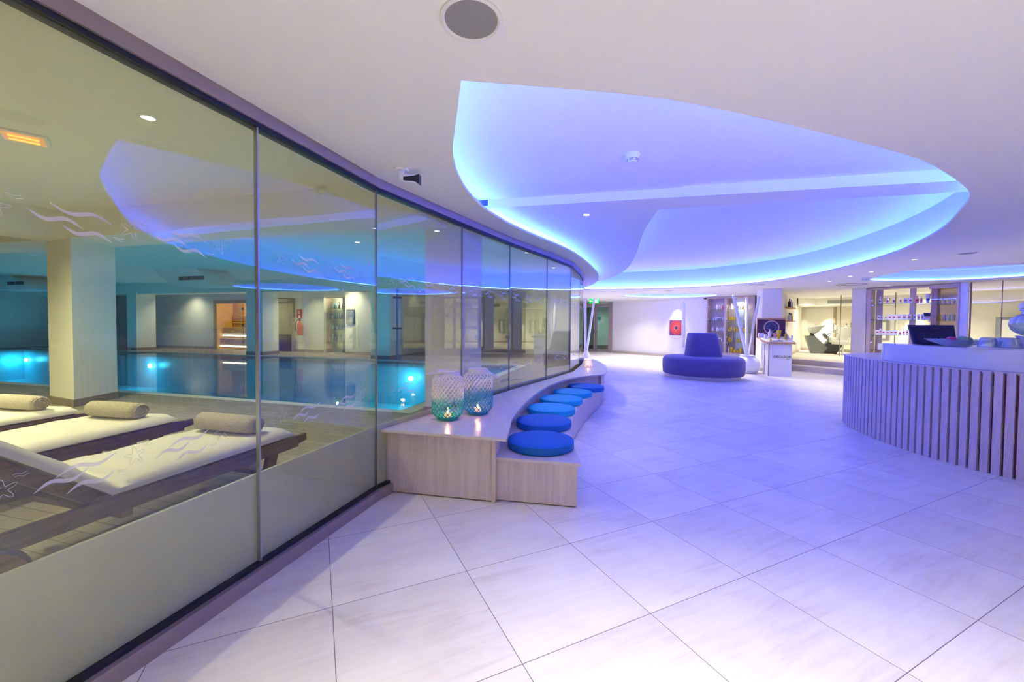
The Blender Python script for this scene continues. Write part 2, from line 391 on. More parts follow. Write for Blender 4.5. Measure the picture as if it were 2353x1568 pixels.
def tag(o, label, cat, group=None):
    o['label'] = label; o['category'] = cat
    if group: o['group'] = group
    return o
def thing(name, label, cat, loc=(0, 0, 0), rz=0.0, group=None):
    o = bpy.data.objects.new(name, None); COL.objects.link(o); o.empty_display_size = 0.1
    o.location = loc; o.rotation_euler = (0, 0, rz); return tag(o, label, cat, group)
def struct(o): o['kind'] = 'structure'; return o
def kids(o): return [c for c in bpy.data.objects if c.parent == o]
def dup(root, loc, rz=0.0, label=None, group=None):
    r = root.copy(); COL.objects.link(r); r.location = loc; r.rotation_euler = (0, 0, rz)
    if label: r['label'] = label
    if group: r['group'] = group
    for ch in kids(root):
        c = ch.copy(); COL.objects.link(c); c.parent = r
        for g in kids(ch):
            d = g.copy(); COL.objects.link(d); d.parent = c
    return r
def spot(name, parent, loc, watts, col=WHITE, size=130, blend=0.9, r=0.04):
    l = bpy.data.lights.new(name, 'SPOT'); l.energy = watts; l.color = col; l.spot_size = math.radians(size); l.spot_blend = blend; l.shadow_soft_size = r
    o = bpy.data.objects.new(name, l); COL.objects.link(o); o.location = loc
    if parent: o.parent = parent
    return o
def point(name, parent, loc, watts, col, r=0.02):
    l = bpy.data.lights.new(name, 'POINT'); l.energy = watts; l.color = col; l.shadow_soft_size = r
    o = bpy.data.objects.new(name, l); COL.objects.link(o); o.location = loc
    if parent: o.parent = parent
    return o
ORD = ['first', 'second', 'third', 'fourth', 'fifth', 'sixth', 'seventh', 'eighth', 'ninth', 'tenth', 'eleventh', 'twelfth', 'thirteenth', 'fourteenth', 'fifteenth']
CZ = 2.70

# ================================================================== STRUCTURE
# glass line (plan), seen from the hall; vertices are the joints between panes
G0 = [(-3.31, -4.00), (-2.42, -0.95), (-1.995, 0.515), (-1.462, 2.347), (-1.148, 3.45), (-0.575, 4.66), (-0.04, 5.75), (0.58, 6.87), (1.13, 7.93), (1.53, 9.30), (1.80, 10.50)]
GEXT = [(1.78, 11.5), (2.20, 14.5), (3.00, 20.0), (3.72, 22.6)]
GL = G0 + GEXT

FL = MB().prism([(-3.31, -5), (-3.31, -4)] + GL[1:] + [(3.72, 24.5), (21, 24.5), (21, -5)], -0.10, 0.0)
floor = struct(FL.build('floor', TILE, smooth=0))

# ceiling with the three light wells
H1 = spline([(0.27, 2.12), (0.73, 2.19), (1.13, 2.30), (1.60, 2.46), (2.15, 2.66), (2.84, 2.93), (3.29, 3.17), (3.88, 3.54), (4.25, 3.84), (4.68, 4.33), (5.15, 4.90), (5.62, 5.60),
             (6.22, 6.72), (6.72, 8.20), (7.02, 9.90), (6.85, 11.45), (5.90, 12.95), (4.42, 13.78), (3.15, 14.20), (2.55, 14.15), (2.36, 13.60),
             (2.44, 12.55), (2.35, 11.34), (2.14, 10.17), (1.87, 9.22), (1.49, 8.10), (1.12, 7.14), (0.83, 6.52), (0.45, 5.87), (0.10, 5.25), (-0.14, 4.74), (-0.345, 4.14), (-0.44, 3.52), (-0.435, 2.98), (-0.367, 2.58)], 4)
H1 = [(-0.262, 2.054)] + H1 + [(-0.31, 2.3)]
H2 = [(6.5 + 1.86 * math.cos(a), 16.95 + 1.35 * math.sin(a)) for a in [2 * PI * i / 48 for i in range(48)]]
H3 = spline([(9.12, 10.45), (8.72, 9.60), (8.60, 8.85), (8.90, 8.22), (9.75, 7.80), (10.9, 7.65), (11.9, 8.0), (12.35, 8.8), (12.05, 9.75), (11.49, 10.52), (10.45, 10.88), (9.6, 10.85)], 6, True)
CE = MB().prism([(-3.31, -5)] + [(-3.31, -4)] + GL[1:] + [(3.72, 24.5), (21, 24.5), (21, -5)], CZ, CZ + 0.022, holes=[H1, H2, H3])
ceil = struct(CE.build('ceiling', CEILP, smooth=0))

def area2(p): return sum(p[i][0] * p[(i + 1) % len(p)][1] - p[(i + 1) % len(p)][0] * p[i][1] for i in range(len(p)))
def grow(p, d):
    return offset(p, -d if area2(p) > 0 else d, True)
R1 = grow(H1, 0.32); R2 = grow(H2, 0.12); R3 = grow(H3, 0.12)
rec = MB()
rec.wall(R1, CZ + 0.022, 3.32, closed=True); rec.prism(R1, 3.32, 3.40)
rec.wall(R2, CZ + 0.022, 2.98, closed=True); rec.prism(R2, 2.98, 3.05)
rec.wall(R3, CZ + 0.022, 2.98, closed=True); rec.prism(R3, 2.98, 3.05)
struct(rec.build('ceiling_recess', COVEP, smooth=30))

# dropped panels inside the big light well
def side(p, a, b): return (b[0] - a[0]) * (p[1] - a[1]) - (b[1] - a[1]) * (p[0] - a[0])
def clip(poly, a, b, keep_left=True):
    out = []
    for i in range(len(poly)):
        p, q = poly[i], poly[(i + 1) % len(poly)]
        sp_, sq = side(p, a, b), side(q, a, b)
        if not keep_left: sp_, sq = -sp_, -sq
        if sp_ >= 0: out.append(p)
        if sp_ * sq < 0:
            t = sp_ / (sp_ - sq); out.append((p[0] + (q[0] - p[0]) * t, p[1] + (q[1] - p[1]) * t))
    return out
L1a, L1b = (-0.143, 4.869), (4.174, 3.858)
L2a, L2b = (1.742, 4.889), (4.6, 4.167)
R1i = grow(H1, 0.315)
nearA = clip(R1i, L1a, L1b, False)                       # part of the well nearest the camera
cre = spline([(1.80, 4.416), (1.95, 4.05), (2.09, 3.74), (2.28, 3.40), (2.48, 3.14), (2.72, 2.86), (2.97, 2.62)], 4)   # curved edge of the near panel
k1 = next(i for i, p in enumerate(nearA) if p[0] > 2.95)
k2 = next(i for i, p in enumerate(nearA) if i > k1 and p[0] < 1.0)
pA = MB().prism(nearA[:k1] + list(reversed(cre)) + nearA[k2:], 2.97, 2.995)
struct(pA.build('ceiling_panel', COVEP, smooth=0))
pA2 = MB().prism(nearA[k1:k2] + cre, 2.984, 3.01)
struct(pA2.build('ceiling_panel', COVEP, smooth=0))
beamB = clip(clip(R1i, L1a, L1b, True), L2a, L2b, False)
scurve = spline([(1.742, 4.889), (1.82, 5.49), (1.99, 6.32), (2.27, 7.44), (2.54, 8.59), (2.78, 9.87), (2.89, 10.84), (2.89, 11.7), (2.80, 12.7), (2.62, 13.6)], 5)
leftw = [p for p in R1i if side(p, L1a, L1b) > 0 and p[0] < 2.6 and p[1] > 4.9 and p[1] < 13.75]
leftw = [p for p in leftw if p[0] < 2.40 + 0.0]
leftw.sort(key=lambda p: -p[1])
Bpoly = scurve + leftw + [(-0.30, 4.905)]
pB = MB().prism(beamB, 2.87, 2.90).prism(Bpoly, 2.8705, 2.8995).wall([(-0.30, 4.905), (7.3, 3.13)], 2.90, 3.31, 0.05)
struct(pB.build('ceiling_panel', COVEP, smooth=0))
ledb = MB().tube([(p[0] - 0.09, p[1] + 0.02, 2.93) for p in scurve[1:-2]], 0.012, 4).build('led_strip', emit('blue_led_panel', LED_COL, LED_STR * 0.35))
tag(ledb, 'blue led strip behind the curved edge of the dropped ceiling panel', 'led strip')
# LED strips behind the lips (one thing per light well)
for i, (h, lab) in enumerate(((H1, 'blue led strip hidden behind the lip of the largest ceiling light well'), (H2, 'blue led strip around the small oval ceiling well at the far end'), (H3, 'blue led strip around the oval ceiling well over the reception counter'))):
    g = grow(h, 0.24 if i == 0 else 0.085)
    led = MB().tube([(p[0], p[1], CZ + 0.045) for p in g], 0.013, 4, closed=True).build('led_strip', LEDM if i == 0 else LEDS)
    tag(led, lab, 'led strip')

# header and kerb of the glass wall
HD = MB(); KB = MB(); GK = MB()
fr = offset(G0, -0.035)          # hall side
bk = offset(G0, 0.06)
HD.prism(fr + list(reversed(bk)), 2.625, CZ)
GK.prism(offset(G0, -0.02) + list(reversed(offset(G0, 0.05))), 2.60, 2.626)
KB.prism(offset(G0, -0.055) + list(reversed(offset(G0, 0.06))), 0.0, 0.085)
struct(HD.build('trim_1', ALU, smooth=0)); 
struct(KB.build('trim_2', ALU, smooth=0))
GK.prism(offset(G0, -0.025) + list(reversed(offset(G0, 0.05))), 0.085, 0.105)
struct(GK.build('trim_3', BLACK, smooth=0))

# panes
def ribbon(mb, pts, width, org, ax, nz):
    """flat tapered stroke on the glass: pts in (along, height)"""
    n = len(pts); b = len(mb.v)
    for k, (a, h) in enumerate(pts):
        a0, h0 = pts[max(k - 1, 0)]; a1, h1 = pts[min(k + 1, n - 1)]; L = math.hypot(a1 - a0, h1 - h0) or 1
        w = width[k] if isinstance(width, list) else width
        for sgn in (-1, 1):
            aa = a - (h1 - h0) / L * w / 2 * sgn; hh = h + (a1 - a0) / L * w / 2 * sgn
            mb.v.append((org[0] + ax[0] * aa + nz[0] * 0.0085, org[1] + ax[1] * aa + nz[1] * 0.0085, org[2] + hh))
    for k in range(n - 1): mb.f.append((b + 2 * k, b + 2 * k + 1, b + 2 * k + 3, b + 2 * k + 2))
def wave_strokes(mb, a0, h0, sg, org, ax, nz, sc=1.0):
    for da, dh, L in ((0.0, 0.0, 0.19), (-0.06, -0.036, 0.155), (0.03, -0.072, 0.155)):
        pts = []; wd = []
        for k in range(15):
            u = k / 14; a = a0 + (da - 0.06 + u * L) * sc
            h = h0 + sg * (0.022 * (0.5 - u) + 0.010 * math.sin(2 * PI * u * 1.25 + 2.4)) * 1.15 * sc + dh * sc
            pts.append((a, h)); wd.append((0.0015 + 0.0145 * math.sin(PI * min(1, max(0, u))) ** 0.9) * sc)
        ribbon(mb, pts, wd, org, ax, nz)
def star_strokes(mb, a0, h0, org, ax, nz, r=0.040, tilt=0.2):
    pts = []
    for k in range(41):
        t = 2 * PI * k / 40; q = 0.5 + 0.5 * math.cos(5 * t); rr = r * (0.36 + 0.64 * q ** 1.8)
        pts.append((a0 + rr * math.sin(t + tilt), h0 + rr * math.cos(t + tilt)))
    ribbon(mb, pts, 0.0022, org, ax, nz)
    for dx, dy in ((0.045, 0.045), (0.05, 0.036), (-0.045, -0.045), (-0.04, -0.054)):
        ribbon(mb, [(a0 + dx + u * 0.0075 - 0.02, h0 + dy + 0.003 * math.sin(u * 1.6)) for u in range(6)], 0.0018, org, ax, nz)
arc = -99
dist_star = []
tot = 0.0
cum = [0.0]
for i in range(len(G0) - 1): cum.append(cum[-1] + math.dist(G0[i], G0[i + 1]))
s0 = cum[3] - math.dist(G0[3], (-1.635, 1.755))      # a starfish sits here
sd = 0.39
for i in range(len(G0) - 1):
    A, B = Vector(G0[i]), Vector(G0[i + 1]); d = (B - A).normalized(); L = (B - A).length; nz = Vector((d.y, -d.x))
    ang = math.atan2(d.y, d.x); mid = (A + B) / 2
    w = thing('window_%d' % (i + 1), '', ''); del w['label']; del w['category']; struct(w)
    w.location = (mid.x, mid.y, 0); w.rotation_euler.z = ang
    MB().box((0, 0, 1.3525), (L - 0.006, 0.012, 2.495)).build('pane', GLASS, w, smooth=0)
    MB().box((0, 0.022, 0.357), (L - 0.004, 0.02, 0.514)).build('frosted_band', FILM, w, smooth=0)
    jm = MB().box((L / 2, 0, 1.3525), (0.007 if i != 2 else 0.010, 0.016 if i != 2 else 0.026, 2.495)).build('joint', mat('dull_steel', (0.42, 0.44, 0.46), 0.35, metal=0.8) if i == 2 else SEAL, w, smooth=0)
    wv, st_ = MB(), MB()
    org = (-L / 2, 0, 0); ax = (1, 0); nl = (0, -1)
    k0 = math.ceil((cum[i] - s0) / sd) - 1
    for k in range(k0, k0 + int(L / sd) + 3):
        sa = s0 + k * sd - cum[i]; wa = sa + sd / 2
        if 0.05 < sa < L - 0.05:
            star_strokes(st_, sa, 1.885, org, ax, nl, tilt=0.25); star_strokes(st_, sa, 0.915, org, ax, nl, tilt=-0.1)
        if 0.10 < wa < L - 0.10:
            wave_strokes(wv, wa, 1.91, 1, org, ax, nl); wave_strokes(wv, wa, 0.93, -1, org, ax, nl)
    if wv.v: wv.build('wave_decal', DECAL, w, smooth=0)
    if st_.v: st_.build('starfish_decal', DECAL, w, smooth=0)

# walls of the hall
WL = MB(); WL.wall(GEXT + [(3.72, 22.6)][:0], 0, CZ, 0.12); 
WL.wall([G0[-1], GEXT[0]], 0, CZ, 0.12)
struct(WL.build('wall_left', WALLP, smooth=0))
D0, D1 = (3.74, 22.6), (5.32, 21.75)
E1, F1, F2, F3 = (7.25, 19.35), (8.55, 17.85), (9.66, 16.30), (8.92, 13.75)
def seg(name, pts, z0, z1, m, th=-0.12):
    return struct(MB().wall(pts, z0, z1, th).build(name, m, smooth=0))
seg('wall_far', [D1, E1, F1], 0, CZ, WALLP, 0.12)
seg('wall_far', [(9.70, 16.24), (9.45, 15.2), F3], 0, CZ, WALLP, 0.12)
seg('wall_far', [(8.62, 18.3), (9.9, 16.7)], 0, 0.30, STONEL, 0.12)
seg('baseboard_far', [(5.30, 21.70), (7.22, 19.28), (8.50, 17.80)], 0, 0.11, STONE, -0.02)
seg('wall_back', [(-3.31, -5.0), (21, -5.0)], 0, CZ, WALLP, -0.12)
seg('wall_right', [(16.5, -5.0), (16.5, 4.2), (12.75, 9.95)], 0, CZ, WALLP, -0.12)
# salon walls
LWa, LWb = (9.20, 13.95), (14.05, 19.85)
SBb = (18.4, 10.6)
seg('wall_salon', [LWa, LWb], 0, CZ, CREAM, 0.12)
seg('wall_salon', [LWb, SBb, (13.8, 8.6)], 0, CZ, CREAM, 0.12)
seg('baseboard_salon', [(9.25, 13.93), (14.03, 19.78), (18.36, 10.7)], 0.33, 0.43, STONE, -0.02)
# soffit inside the salon
MBs = MB().prism([(12.4, 17.75), (13.9, 19.7), (18.2, 10.8), (17.2, 10.2), (13.4, 18.0)], 2.38, CZ); struct(MBs.build('ceiling_salon', CREAM, smooth=0))

# platform and steps
stp = MB().prism([(9.30, 14.05), (9.46, 13.72), (10.12, 12.36), (10.75, 11.75), (11.25, 12.5), (10.6, 14.2)], 0, 0.165); struct(stp.build('step', STONEL, smooth=0, bevel=0.004))
stp = MB().prism([(9.55, 14.40), (9.86, 14.36), (10.55, 12.98), (11.15, 12.55), (11.95, 11.55), (13.5, 9.4), (18.4, 10.5), (14.0, 19.8)], 0, 0.33); struct(stp.build('platform', STONEL, smooth=0, bevel=0.004))

# pillars in the hall
def pillar(name, pts, z1, m, base=None, z0=0):
    o = struct(MB().prism(pts, z0, z1).build(name, m, smooth=0))
    if base:
        struct(MB().prism(grow(pts, 0.022), z0, z0 + 0.10).build('baseboard_pillar', base, smooth=0))
    return o
pillar('pillar', [(8.19, 13.40), (8.72, 13.24), (8.86, 13.72), (8.30, 13.90)], CZ, WALLP, STONE)
pillar('pillar', [(11.00, 13.26), (11.055, 12.80), (11.5, 12.95), (11.42, 13.4)], CZ, WALLP)
# wall strips right of the tall cabinet
seg('wall_right', [(12.0, 10.98), (12.10, 10.86), (12.6, 11.3)], 0, CZ, WALLP, 0.05)

# ------------------------------------------------------------------ pool room
PZ = 0.34
PC = 2.92
pool_out = [(-3.31, -4.0)] + [(p[0] - 0.02, p[1]) for p in GL[1:]]
deck_poly = [(p[0] - 0.045, p[1]) for p in GL] + [ST(2.0, 24.0), ST(-30, 24.0), ST(-30, -6.0), (-6.2, -5.0)]
pool_hole = [ST(-24.0, 4.66), ST(-2.62, 4.66), ST(-2.62, 11.05), ST(-24.0, 11.05)]
struct(MB().prism(deck_poly, PZ - 0.3, PZ, holes=[pool_hole]).build('floor_pool', DECK, smooth=0))
# basin
bs = MB()
i0, i1, j0, j1 = -23.8, -3.0, 5.02, 10.85
def wallq(a, b, z0, z1): bs.v.extend([(a[0], a[1], z0), (b[0], b[1], z0), (b[0], b[1], z1), (a[0], a[1], z1)]); n = len(bs.v); bs.f.append((n - 4, n - 3, n - 2, n - 1))
c = [ST(i0, j0), ST(i1, j0), ST(i1, j1), ST(i0, j1)]
for k in range(4): wallq(c[k], c[(k + 1) % 4], -0.95, PZ - 0.07)
bs.v.extend([(p[0], p[1], -0.95) for p in c]); n = len(bs.v); bs.f.append((n - 4, n - 3, n - 2, n - 1))
struct(bs.build('pool_basin', POOLT, smooth=0))
struct(MB().prism([ST(-24, 4.66), ST(-2.62, 4.66), ST(-2.62, 11.05), ST(-24, 11.05)], PZ - 0.16, PZ - 0.07, holes=[c]).build('pool_ledge', LEDGE, smooth=0))
wt = MB(); q = [ST(-24, 4.80), ST(-2.80, 4.80), ST(-2.80, 11.03), ST(-24, 11.03)]
wt.v = [(p[0], p[1], PZ - 0.012) for p in q]; wt.f = [(0, 1, 2, 3)]
o = wt.build('pool_water', WATERM, smooth=0); tag(o, 'still turquoise pool water behind the glass wall', 'water'); o['kind'] = 'stuff'
gr = MB().prism([ST(-24, 4.655), ST(-2.615, 4.655), ST(-2.615, 11.0), ST(-2.80, 11.0), ST(-2.80, 4.80), ST(-24, 4.80)], PZ - 0.05, PZ + 0.004)
struct(gr.build('trim_4', GRATE, smooth=0))
struct(MB().prism([ST(-24, 11.03), ST(-2.8, 11.03), ST(-2.8, 11.10), ST(-24, 11.10)], PZ - 0.05, PZ + 0.006).build('trim_5', mat('pale_coping', (0.62, 0.62, 0.6), 0.5), smooth=0))
# ceiling of the pool room
struct(MB().prism(deck_poly, PC, PC + 0.08).build('ceiling_pool', POOLP, smooth=0))
struct(MB().wall([(p[0] - 0.05, p[1]) for p in G0], 2.62, PC, 0.08).build('wall_bulkhead', POOLP, smooth=0))
def stbox(name, s0_, s1_, t0_, t1_, z0, z1, m, base=None):
    pts = [ST(s0_, t0_), ST(s1_, t0_), ST(s1_, t1_), ST(s0_, t1_)]
    o = struct(MB().prism(pts, z0, z1).build(name, m, smooth=0))
    if base: struct(MB().prism(grow(pts, 0.018) if area2(pts) > 0 else grow(pts, 0.018), z0, z0 + 0.11).build('baseboard_pool', base, smooth=0))
    return o
# near row of pillars and their beam
pillar('pillar_pool', [(-6.46, 5.69), (-5.81, 5.40), (-5.88, 6.07), (-6.52, 6.34)], 2.60, POOLP, SKIRTD, PZ)
stbox('pillar_pool', -2.39, -1.90, 4.62, 5.32, PZ, PC, POOLP, SKIRTD)
stbox('pillar_pool', -13.9, -13.2, 3.67, 4.29, PZ, 2.60, POOLP, SKIRTD)
stbox('beam_pool', -25, -1.96, 3.67, 4.29, 2.58, PC, POOLP)
stbox('beam_pool', -7.68, -7.15, -5.0, 3.68, 2.57, PC, POOLP)
# far row
for a, b in ((-18.6, -18.1), (-12.76, -12.05), (-7.75, -7.1)):
    stbox('pillar_pool', a, b, 11.32, 12.0, PZ, 2.60, POOLP, SKIRTD)
stbox('beam_pool', -25, -1.15, 11.35, 11.95, 2.52, PC, POOLP)
# walls of the pool room
TW = 13.1
def stp_(px, t):   # s coordinate where sight column px meets the plane t
    k = ray_dir(px); Y = t / (0.265 * k + 0.964); return 0.964 * k * Y - 0.265 * Y
def swall(name, px0, px1, t, z0=PZ, z1=PC, m=POOLP, th=0.12):
    a, b = stp_(px0, t), stp_(px1, t)
    return seg(name, [ST(a, t), ST(b, t)], z0, z1, m, th)
swall('wall_pool', 353, 494, TW); swall('wall_pool', 494, 632, TW, 2.36); swall('wall_pool', 618, 632, TW); swall('wall_pool', 632, 678, TW, 2.42)
swall('wall_pool', 678, 744, TW); swall('wall_pool', 744, 793, TW, 2.45)
tn = 12.6
seg('wall_pool', [ST(stp_(793, TW), TW + 0.1), ST(stp_(793, tn), tn), ST(stp_(905, tn), tn), ST(stp_(905, tn), 17)], PZ, PC, POOLP, 0.1)
seg('wall_pool', [ST(stp_(353, TW), TW), ST(stp_(353, TW), 14.6), ST(-26, 14.6)], PZ, PC, POOLP, 0.1)
seg('wall_pool', [ST(-24.5, 14.6), ST(-24.5, -6), ST(-4.6, -6.0), (-3.4, -4.9)], PZ, PC, POOLP, 0.1)
seg('wall_pool', [ST(-6.6, 17.0), ST(-4.0, 17.0), ST(-3.4, 14.2), ST(-1.85, 14.0)], PZ, PC, POOLP, 0.1)
seg('baseboard_pool', [ST(stp_(353, TW), TW - 0.02), ST(stp_(494, TW), TW - 0.02)], PZ, PZ + 0.1, STONE, 0.02)
seg('baseboard_pool', [ST(stp_(678, TW), TW - 0.02), ST(stp_(744, TW), TW - 0.02)], PZ, PZ + 0.1, STONE, 0.02)
seg('baseboard_pool', [ST(stp_(793, tn), tn - 0.02), ST(stp_(905, tn), tn - 0.02)], PZ, PZ + 0.1, STONE, 0.02)
seg('baseboard_pool', [ST(-3.5, 14.18), ST(-1.9, 13.98)], PZ, PZ + 0.1, STONE, 0.02)


# ================================================================== CEILING FIXTURES
def downlight(name, x, y, z, label, group, watts, col, lens, r=0.045, size=125):
    t = thing(name, label, 'ceiling light', (x, y, z), 0, group)
    MB().lathe([(r * 0.80, 0.004), (r * 0.80, -0.003), (r * 1.0, -0.006), (r * 1.28, -0.003), (r * 1.3, 0.001), (r * 1.28, 0.004)], 24, cap=False).build('trim_ring', WHITEP, t)
    MB().lathe([(0.0005, 0.0), (r * 0.8, 0.0), (r * 0.8, 0.003), (0.0005, 0.003)], 20, cap=False).build('lamp_lens', lens, t, smooth=0)
    spot('bulb_light', t, (0, 0, -0.012), watts, col, size)
    return t
hall = [  # x, y, z, label
    (0.92, 5.16, 2.87, 'recessed downlight in the dropped panel inside the largest blue ceiling well'),
    (7.19, 7.35, CZ, 'recessed downlight left of the far round ceiling speaker'),
    (7.90, 9.03, CZ, 'bright recessed downlight just left of the oval well over the counter'),
    (8.11, 9.85, CZ, 'recessed downlight beside the ceiling smoke detector near the salon'),
    (8.53, 11.03, CZ, 'recessed downlight between the big well and the salon glass'),
    (11.0, 12.0, CZ, 'recessed downlight right above the carton cabinet'),
    (4.35, 15.75, CZ, 'recessed downlight near the left tip of the small oval well'),
    (4.00, 17.55, CZ, 'recessed downlight nearest the glazed exit door'),
    (5.57, 19.2, CZ, 'recessed downlight behind the small oval well'),
    (6.20, 14.1, CZ, 'recessed downlight between the big well and the small oval well'),
    (6.90, 13.1, CZ, 'recessed downlight in front of the bottle cabinet'),
]
for x, y, z, lab in hall:
    downlight('downlight', x, y, z, lab, 'recessed downlights in the hall ceiling', DOWN_W * (0.22 if z > 2.8 else (0.7 if y < 8 else (0.6 if y < 12.5 else 1.3))), WHITE, LAMP, 0.045, 62 if z > 2.8 else (80 if y < 12.5 else 120))
for k, (x, y) in enumerate([(0.75, 0.75), (2.9, 0.9), (-0.75, -0.6), (1.3, -1.5), (3.6, -1.4), (5.4, 1.2), (7.6, 2.8), (-1.2, -3.2), (2.2, -3.6), (6.0, -2.8), (9.2, 5.0), (10.0, 1.0)]):
    downlight('downlight', x, y, CZ, 'recessed downlight in the ceiling behind the photographer', 'recessed downlights behind the photographer', DOWN_W * (2.0 if x < 1.5 and y > -2 else (1.0 if x < 2.5 else (1.4 if x > 9 else 0.55))), WARM2, LAMP, 0.045, 94)

def speaker(x, y, z, r, label):
    t = thing('ceiling_speaker', label, 'speaker', (x, y, z), 0, 'round ceiling speakers')
    MB().lathe([(r * 0.84, 0.0), (r * 0.84, -0.004), (r * 0.9, -0.010), (r * 0.99, -0.008), (r, -0.002), (r, 0.003)], 48, cap=False).build('rim', WHITEP, t)
    MB().lathe([(0.0005, -0.006), (r * 0.85, -0.004), (r * 0.85, 0.002), (0.0005, 0.002)], 48, cap=False).build('grille', MESHG, t)
speaker(-0.171, 1.648, CZ, 0.124, 'large round grey ceiling speaker at the top edge of the picture')
speaker(7.38, 6.66, CZ, 0.128, 'small far round ceiling speaker right of the blue well')

def smoke(x, y, z, label, r=0.062):
    t = thing('smoke_detector', label, 'smoke detector', (x, y, z), 0, 'white ceiling smoke detectors')
    MB().lathe([(r, 0.0), (r * 1.0, -0.020), (r * 0.92, -0.026), (r * 0.90, -0.034)], 32).build('mounting_base', WHITEP, t)
    h = MB().lathe([(r * 0.90, -0.034), (r * 0.84, -0.048), (r * 0.62, -0.066), (r * 0.55, -0.069), (0.001, -0.070)], 32, cap=False).build('sensor_head', WHITEP, t)
    m = MB()
    for k in range(6):
        a = k * PI / 3
        for zz, rr in ((-0.049, 0.835), (-0.058, 0.74)):
            pts = [(r * rr * math.cos(a + q), r * rr * math.sin(a + q), zz) for q in [(-0.36 + 0.12 * j) for j in range(7)]]
            m.tube(pts, 0.0022, 5)
    m.build('vent_slot', BLACKP, h)
smoke(1.03, 3.57, 2.97, 'white smoke detector inside the largest blue ceiling well')
smoke(8.75, 10.15, CZ, 'white smoke detector hanging left of the oval well over the counter', 0.085)
smoke(4.55, 19.2, CZ, 'tiny smoke detector far away near the exit door', 0.07)

# beam detector on a swivel bracket
t = thing('beam_detector', 'white and black swivel beam detector on the ceiling beside the glass wall', 'detector', (-0.86, 3.22, CZ), -0.12)
MB().lathe([(0.042, 0), (0.042, -0.012), (0.036, -0.016), (0.001, -0.016)], 24, c=(-0.035, 0, 0), cap=False).box((0.0, 0, -0.008), (0.07, 0.05, 0.016)).build('ceiling_plate', WHITEP, t)
MB().box((-0.012, 0, -0.045), (0.038, 0.032, 0.062)).lathe([(0.02, -0.02), (0.02, 0.02)], 16, c=(-0.012, 0, -0.075)).build('swivel_bracket', WHITEP, t, bevel=0.003)
b = MB().box((0.062, 0, -0.083), (0.125, 0.05, 0.064), ry=0.10)
b.build('housing', WHITEP, t, bevel=0.006)
m = MB(); prof = [(0.0, 0.012), (0.02, 0.016), (0.05, 0.018), (0.08, 0.022), (0.10, 0.030), (0.125, 0.045)]
top = [(a + 0.012, -0.078 + 0.0 + h * 0.55) for a, h in prof]; bot = [(a + 0.012, -0.086 - h * 0.95) for a, h in reversed(prof)]
pl = [(p[0] - 0.0, p[1]) for p in top + bot]
m2 = MB().prism(pl, -0.027, 0.027); m2.v = [(x, z_, y) for x, y, z_ in m2.v]
m2.build('black_horn', BLACKP, t, smooth=0)

def plate(name, x, y, r1, r2, label, mat_=GREYV, rz=0.3):
    o = MB().box((0, 0, -0.004), (r1, r2, 0.010)).build(name, mat_, None, (x, y, CZ), rz, smooth=0, bevel=0.002); return tag(o, label, 'vent')
plate('air_slot', 7.2, 12.05, 0.40, 0.05, 'slim linear air slot in the ceiling above the white pot with poles', rz=-0.2)
plate('air_slot', 5.5, 13.9 + 0.5, 0.30, 0.05, 'slim linear air slot at the rim of the small oval well', rz=-0.2)
t = thing('ceiling_diffuser', 'large round ceiling air diffuser in front of the salon pillar', 'vent', (9.72, 11.75, CZ))
MB().lathe([(0.36, 0.0), (0.36, -0.012), (0.31, -0.014), (0.30, 0.0)], 40, cap=False).build('rim', mat('diffuser_rim', (0.45, 0.42, 0.40), 0.6), t)
MB().lathe([(0.001, -0.006), (0.27, -0.006), (0.27, -0.001), (0.001, -0.001)], 40, cap=False).build('plate', WHITEP, t)
t = thing('dome_camera', 'small black dome camera under the ceiling left of the bottle cabinet', 'camera', (8.30, 17.6, CZ))
MB().lathe([(0.085, 0), (0.085, -0.03), (0.075, -0.035)], 20).build('base', WHITEP, t)
MB().lathe([(0.07, -0.035), (0.062, -0.065), (0.04, -0.09), (0.001, -0.10)], 20, cap=False).build('dome', BLACKP, t)

# ================================================================== CURVED BENCH
outer = spline([(-0.04, 3.262), (-0.01, 3.62), (0.01, 3.95), (0.09, 4.42), (0.25, 5.15), (0.49, 5.92), (0.80, 6.62), (1.11, 7.08), (1.44, 7.36), (1.72, 7.56)], 6)
endc = spline([(1.72, 7.56), (1.90, 8.1), (2.03, 8.7), (2.13, 9.45), (2.17, 10.3), (2.10, 11.0), (1.80, 11.35)], 5)
def gl_off(d, i0, i1): 
    g = offset(GL, d); return g[i0:i1]
glf = gl_off(-0.062, 4, 11)      # from vertex (-1.148,3.45) to (1.80,10.5)
top_poly = [(-1.155, 3.525)] + outer[:-1] + endc + list(reversed([(p[0], p[1]) for p in glf[1:]] ))
bench = thing('bench', 'two-tier curved whitewashed wood bench along the glass wall', 'bench', (0, 0, 0))
inn = offset(outer, 0.09)       # riser of the back shelf, set in under the shelf edge
inn = [(inn[0][0], 3.37)] + [p for p in inn if p[1] > 3.47]
body = [(-1.10, 3.575), (inn[0][0] - 0.03, 3.385)] + inn[1:-1] + [(q[0] - 0.06, q[1]) for q in endc] + list(reversed([(p[0] + 0.0, p[1]) for p in glf[1:]]))
MB().prism(body, 0.012, 0.546).build('shelf_body', WASH, bench, smooth=30)
MB().prism(top_poly, 0.548, 0.573).build('shelf_top', WASHT, bench, smooth=30)
MB().box((-0.60, 3.475, 0.03), (1.0, 0.004, 0.018), rz=-0.184).build('kick_strip', WASHE, bench, smooth=0)
sfront = spline([(0.565, 3.25), (0.57, 3.56), (0.59, 3.87), (0.625, 4.20), (0.685, 4.58), (0.77, 5.01), (0.90, 5.46), (1.08, 6.00), (1.29, 6.55), (1.52, 7.12), (1.77, 7.78)], 5)
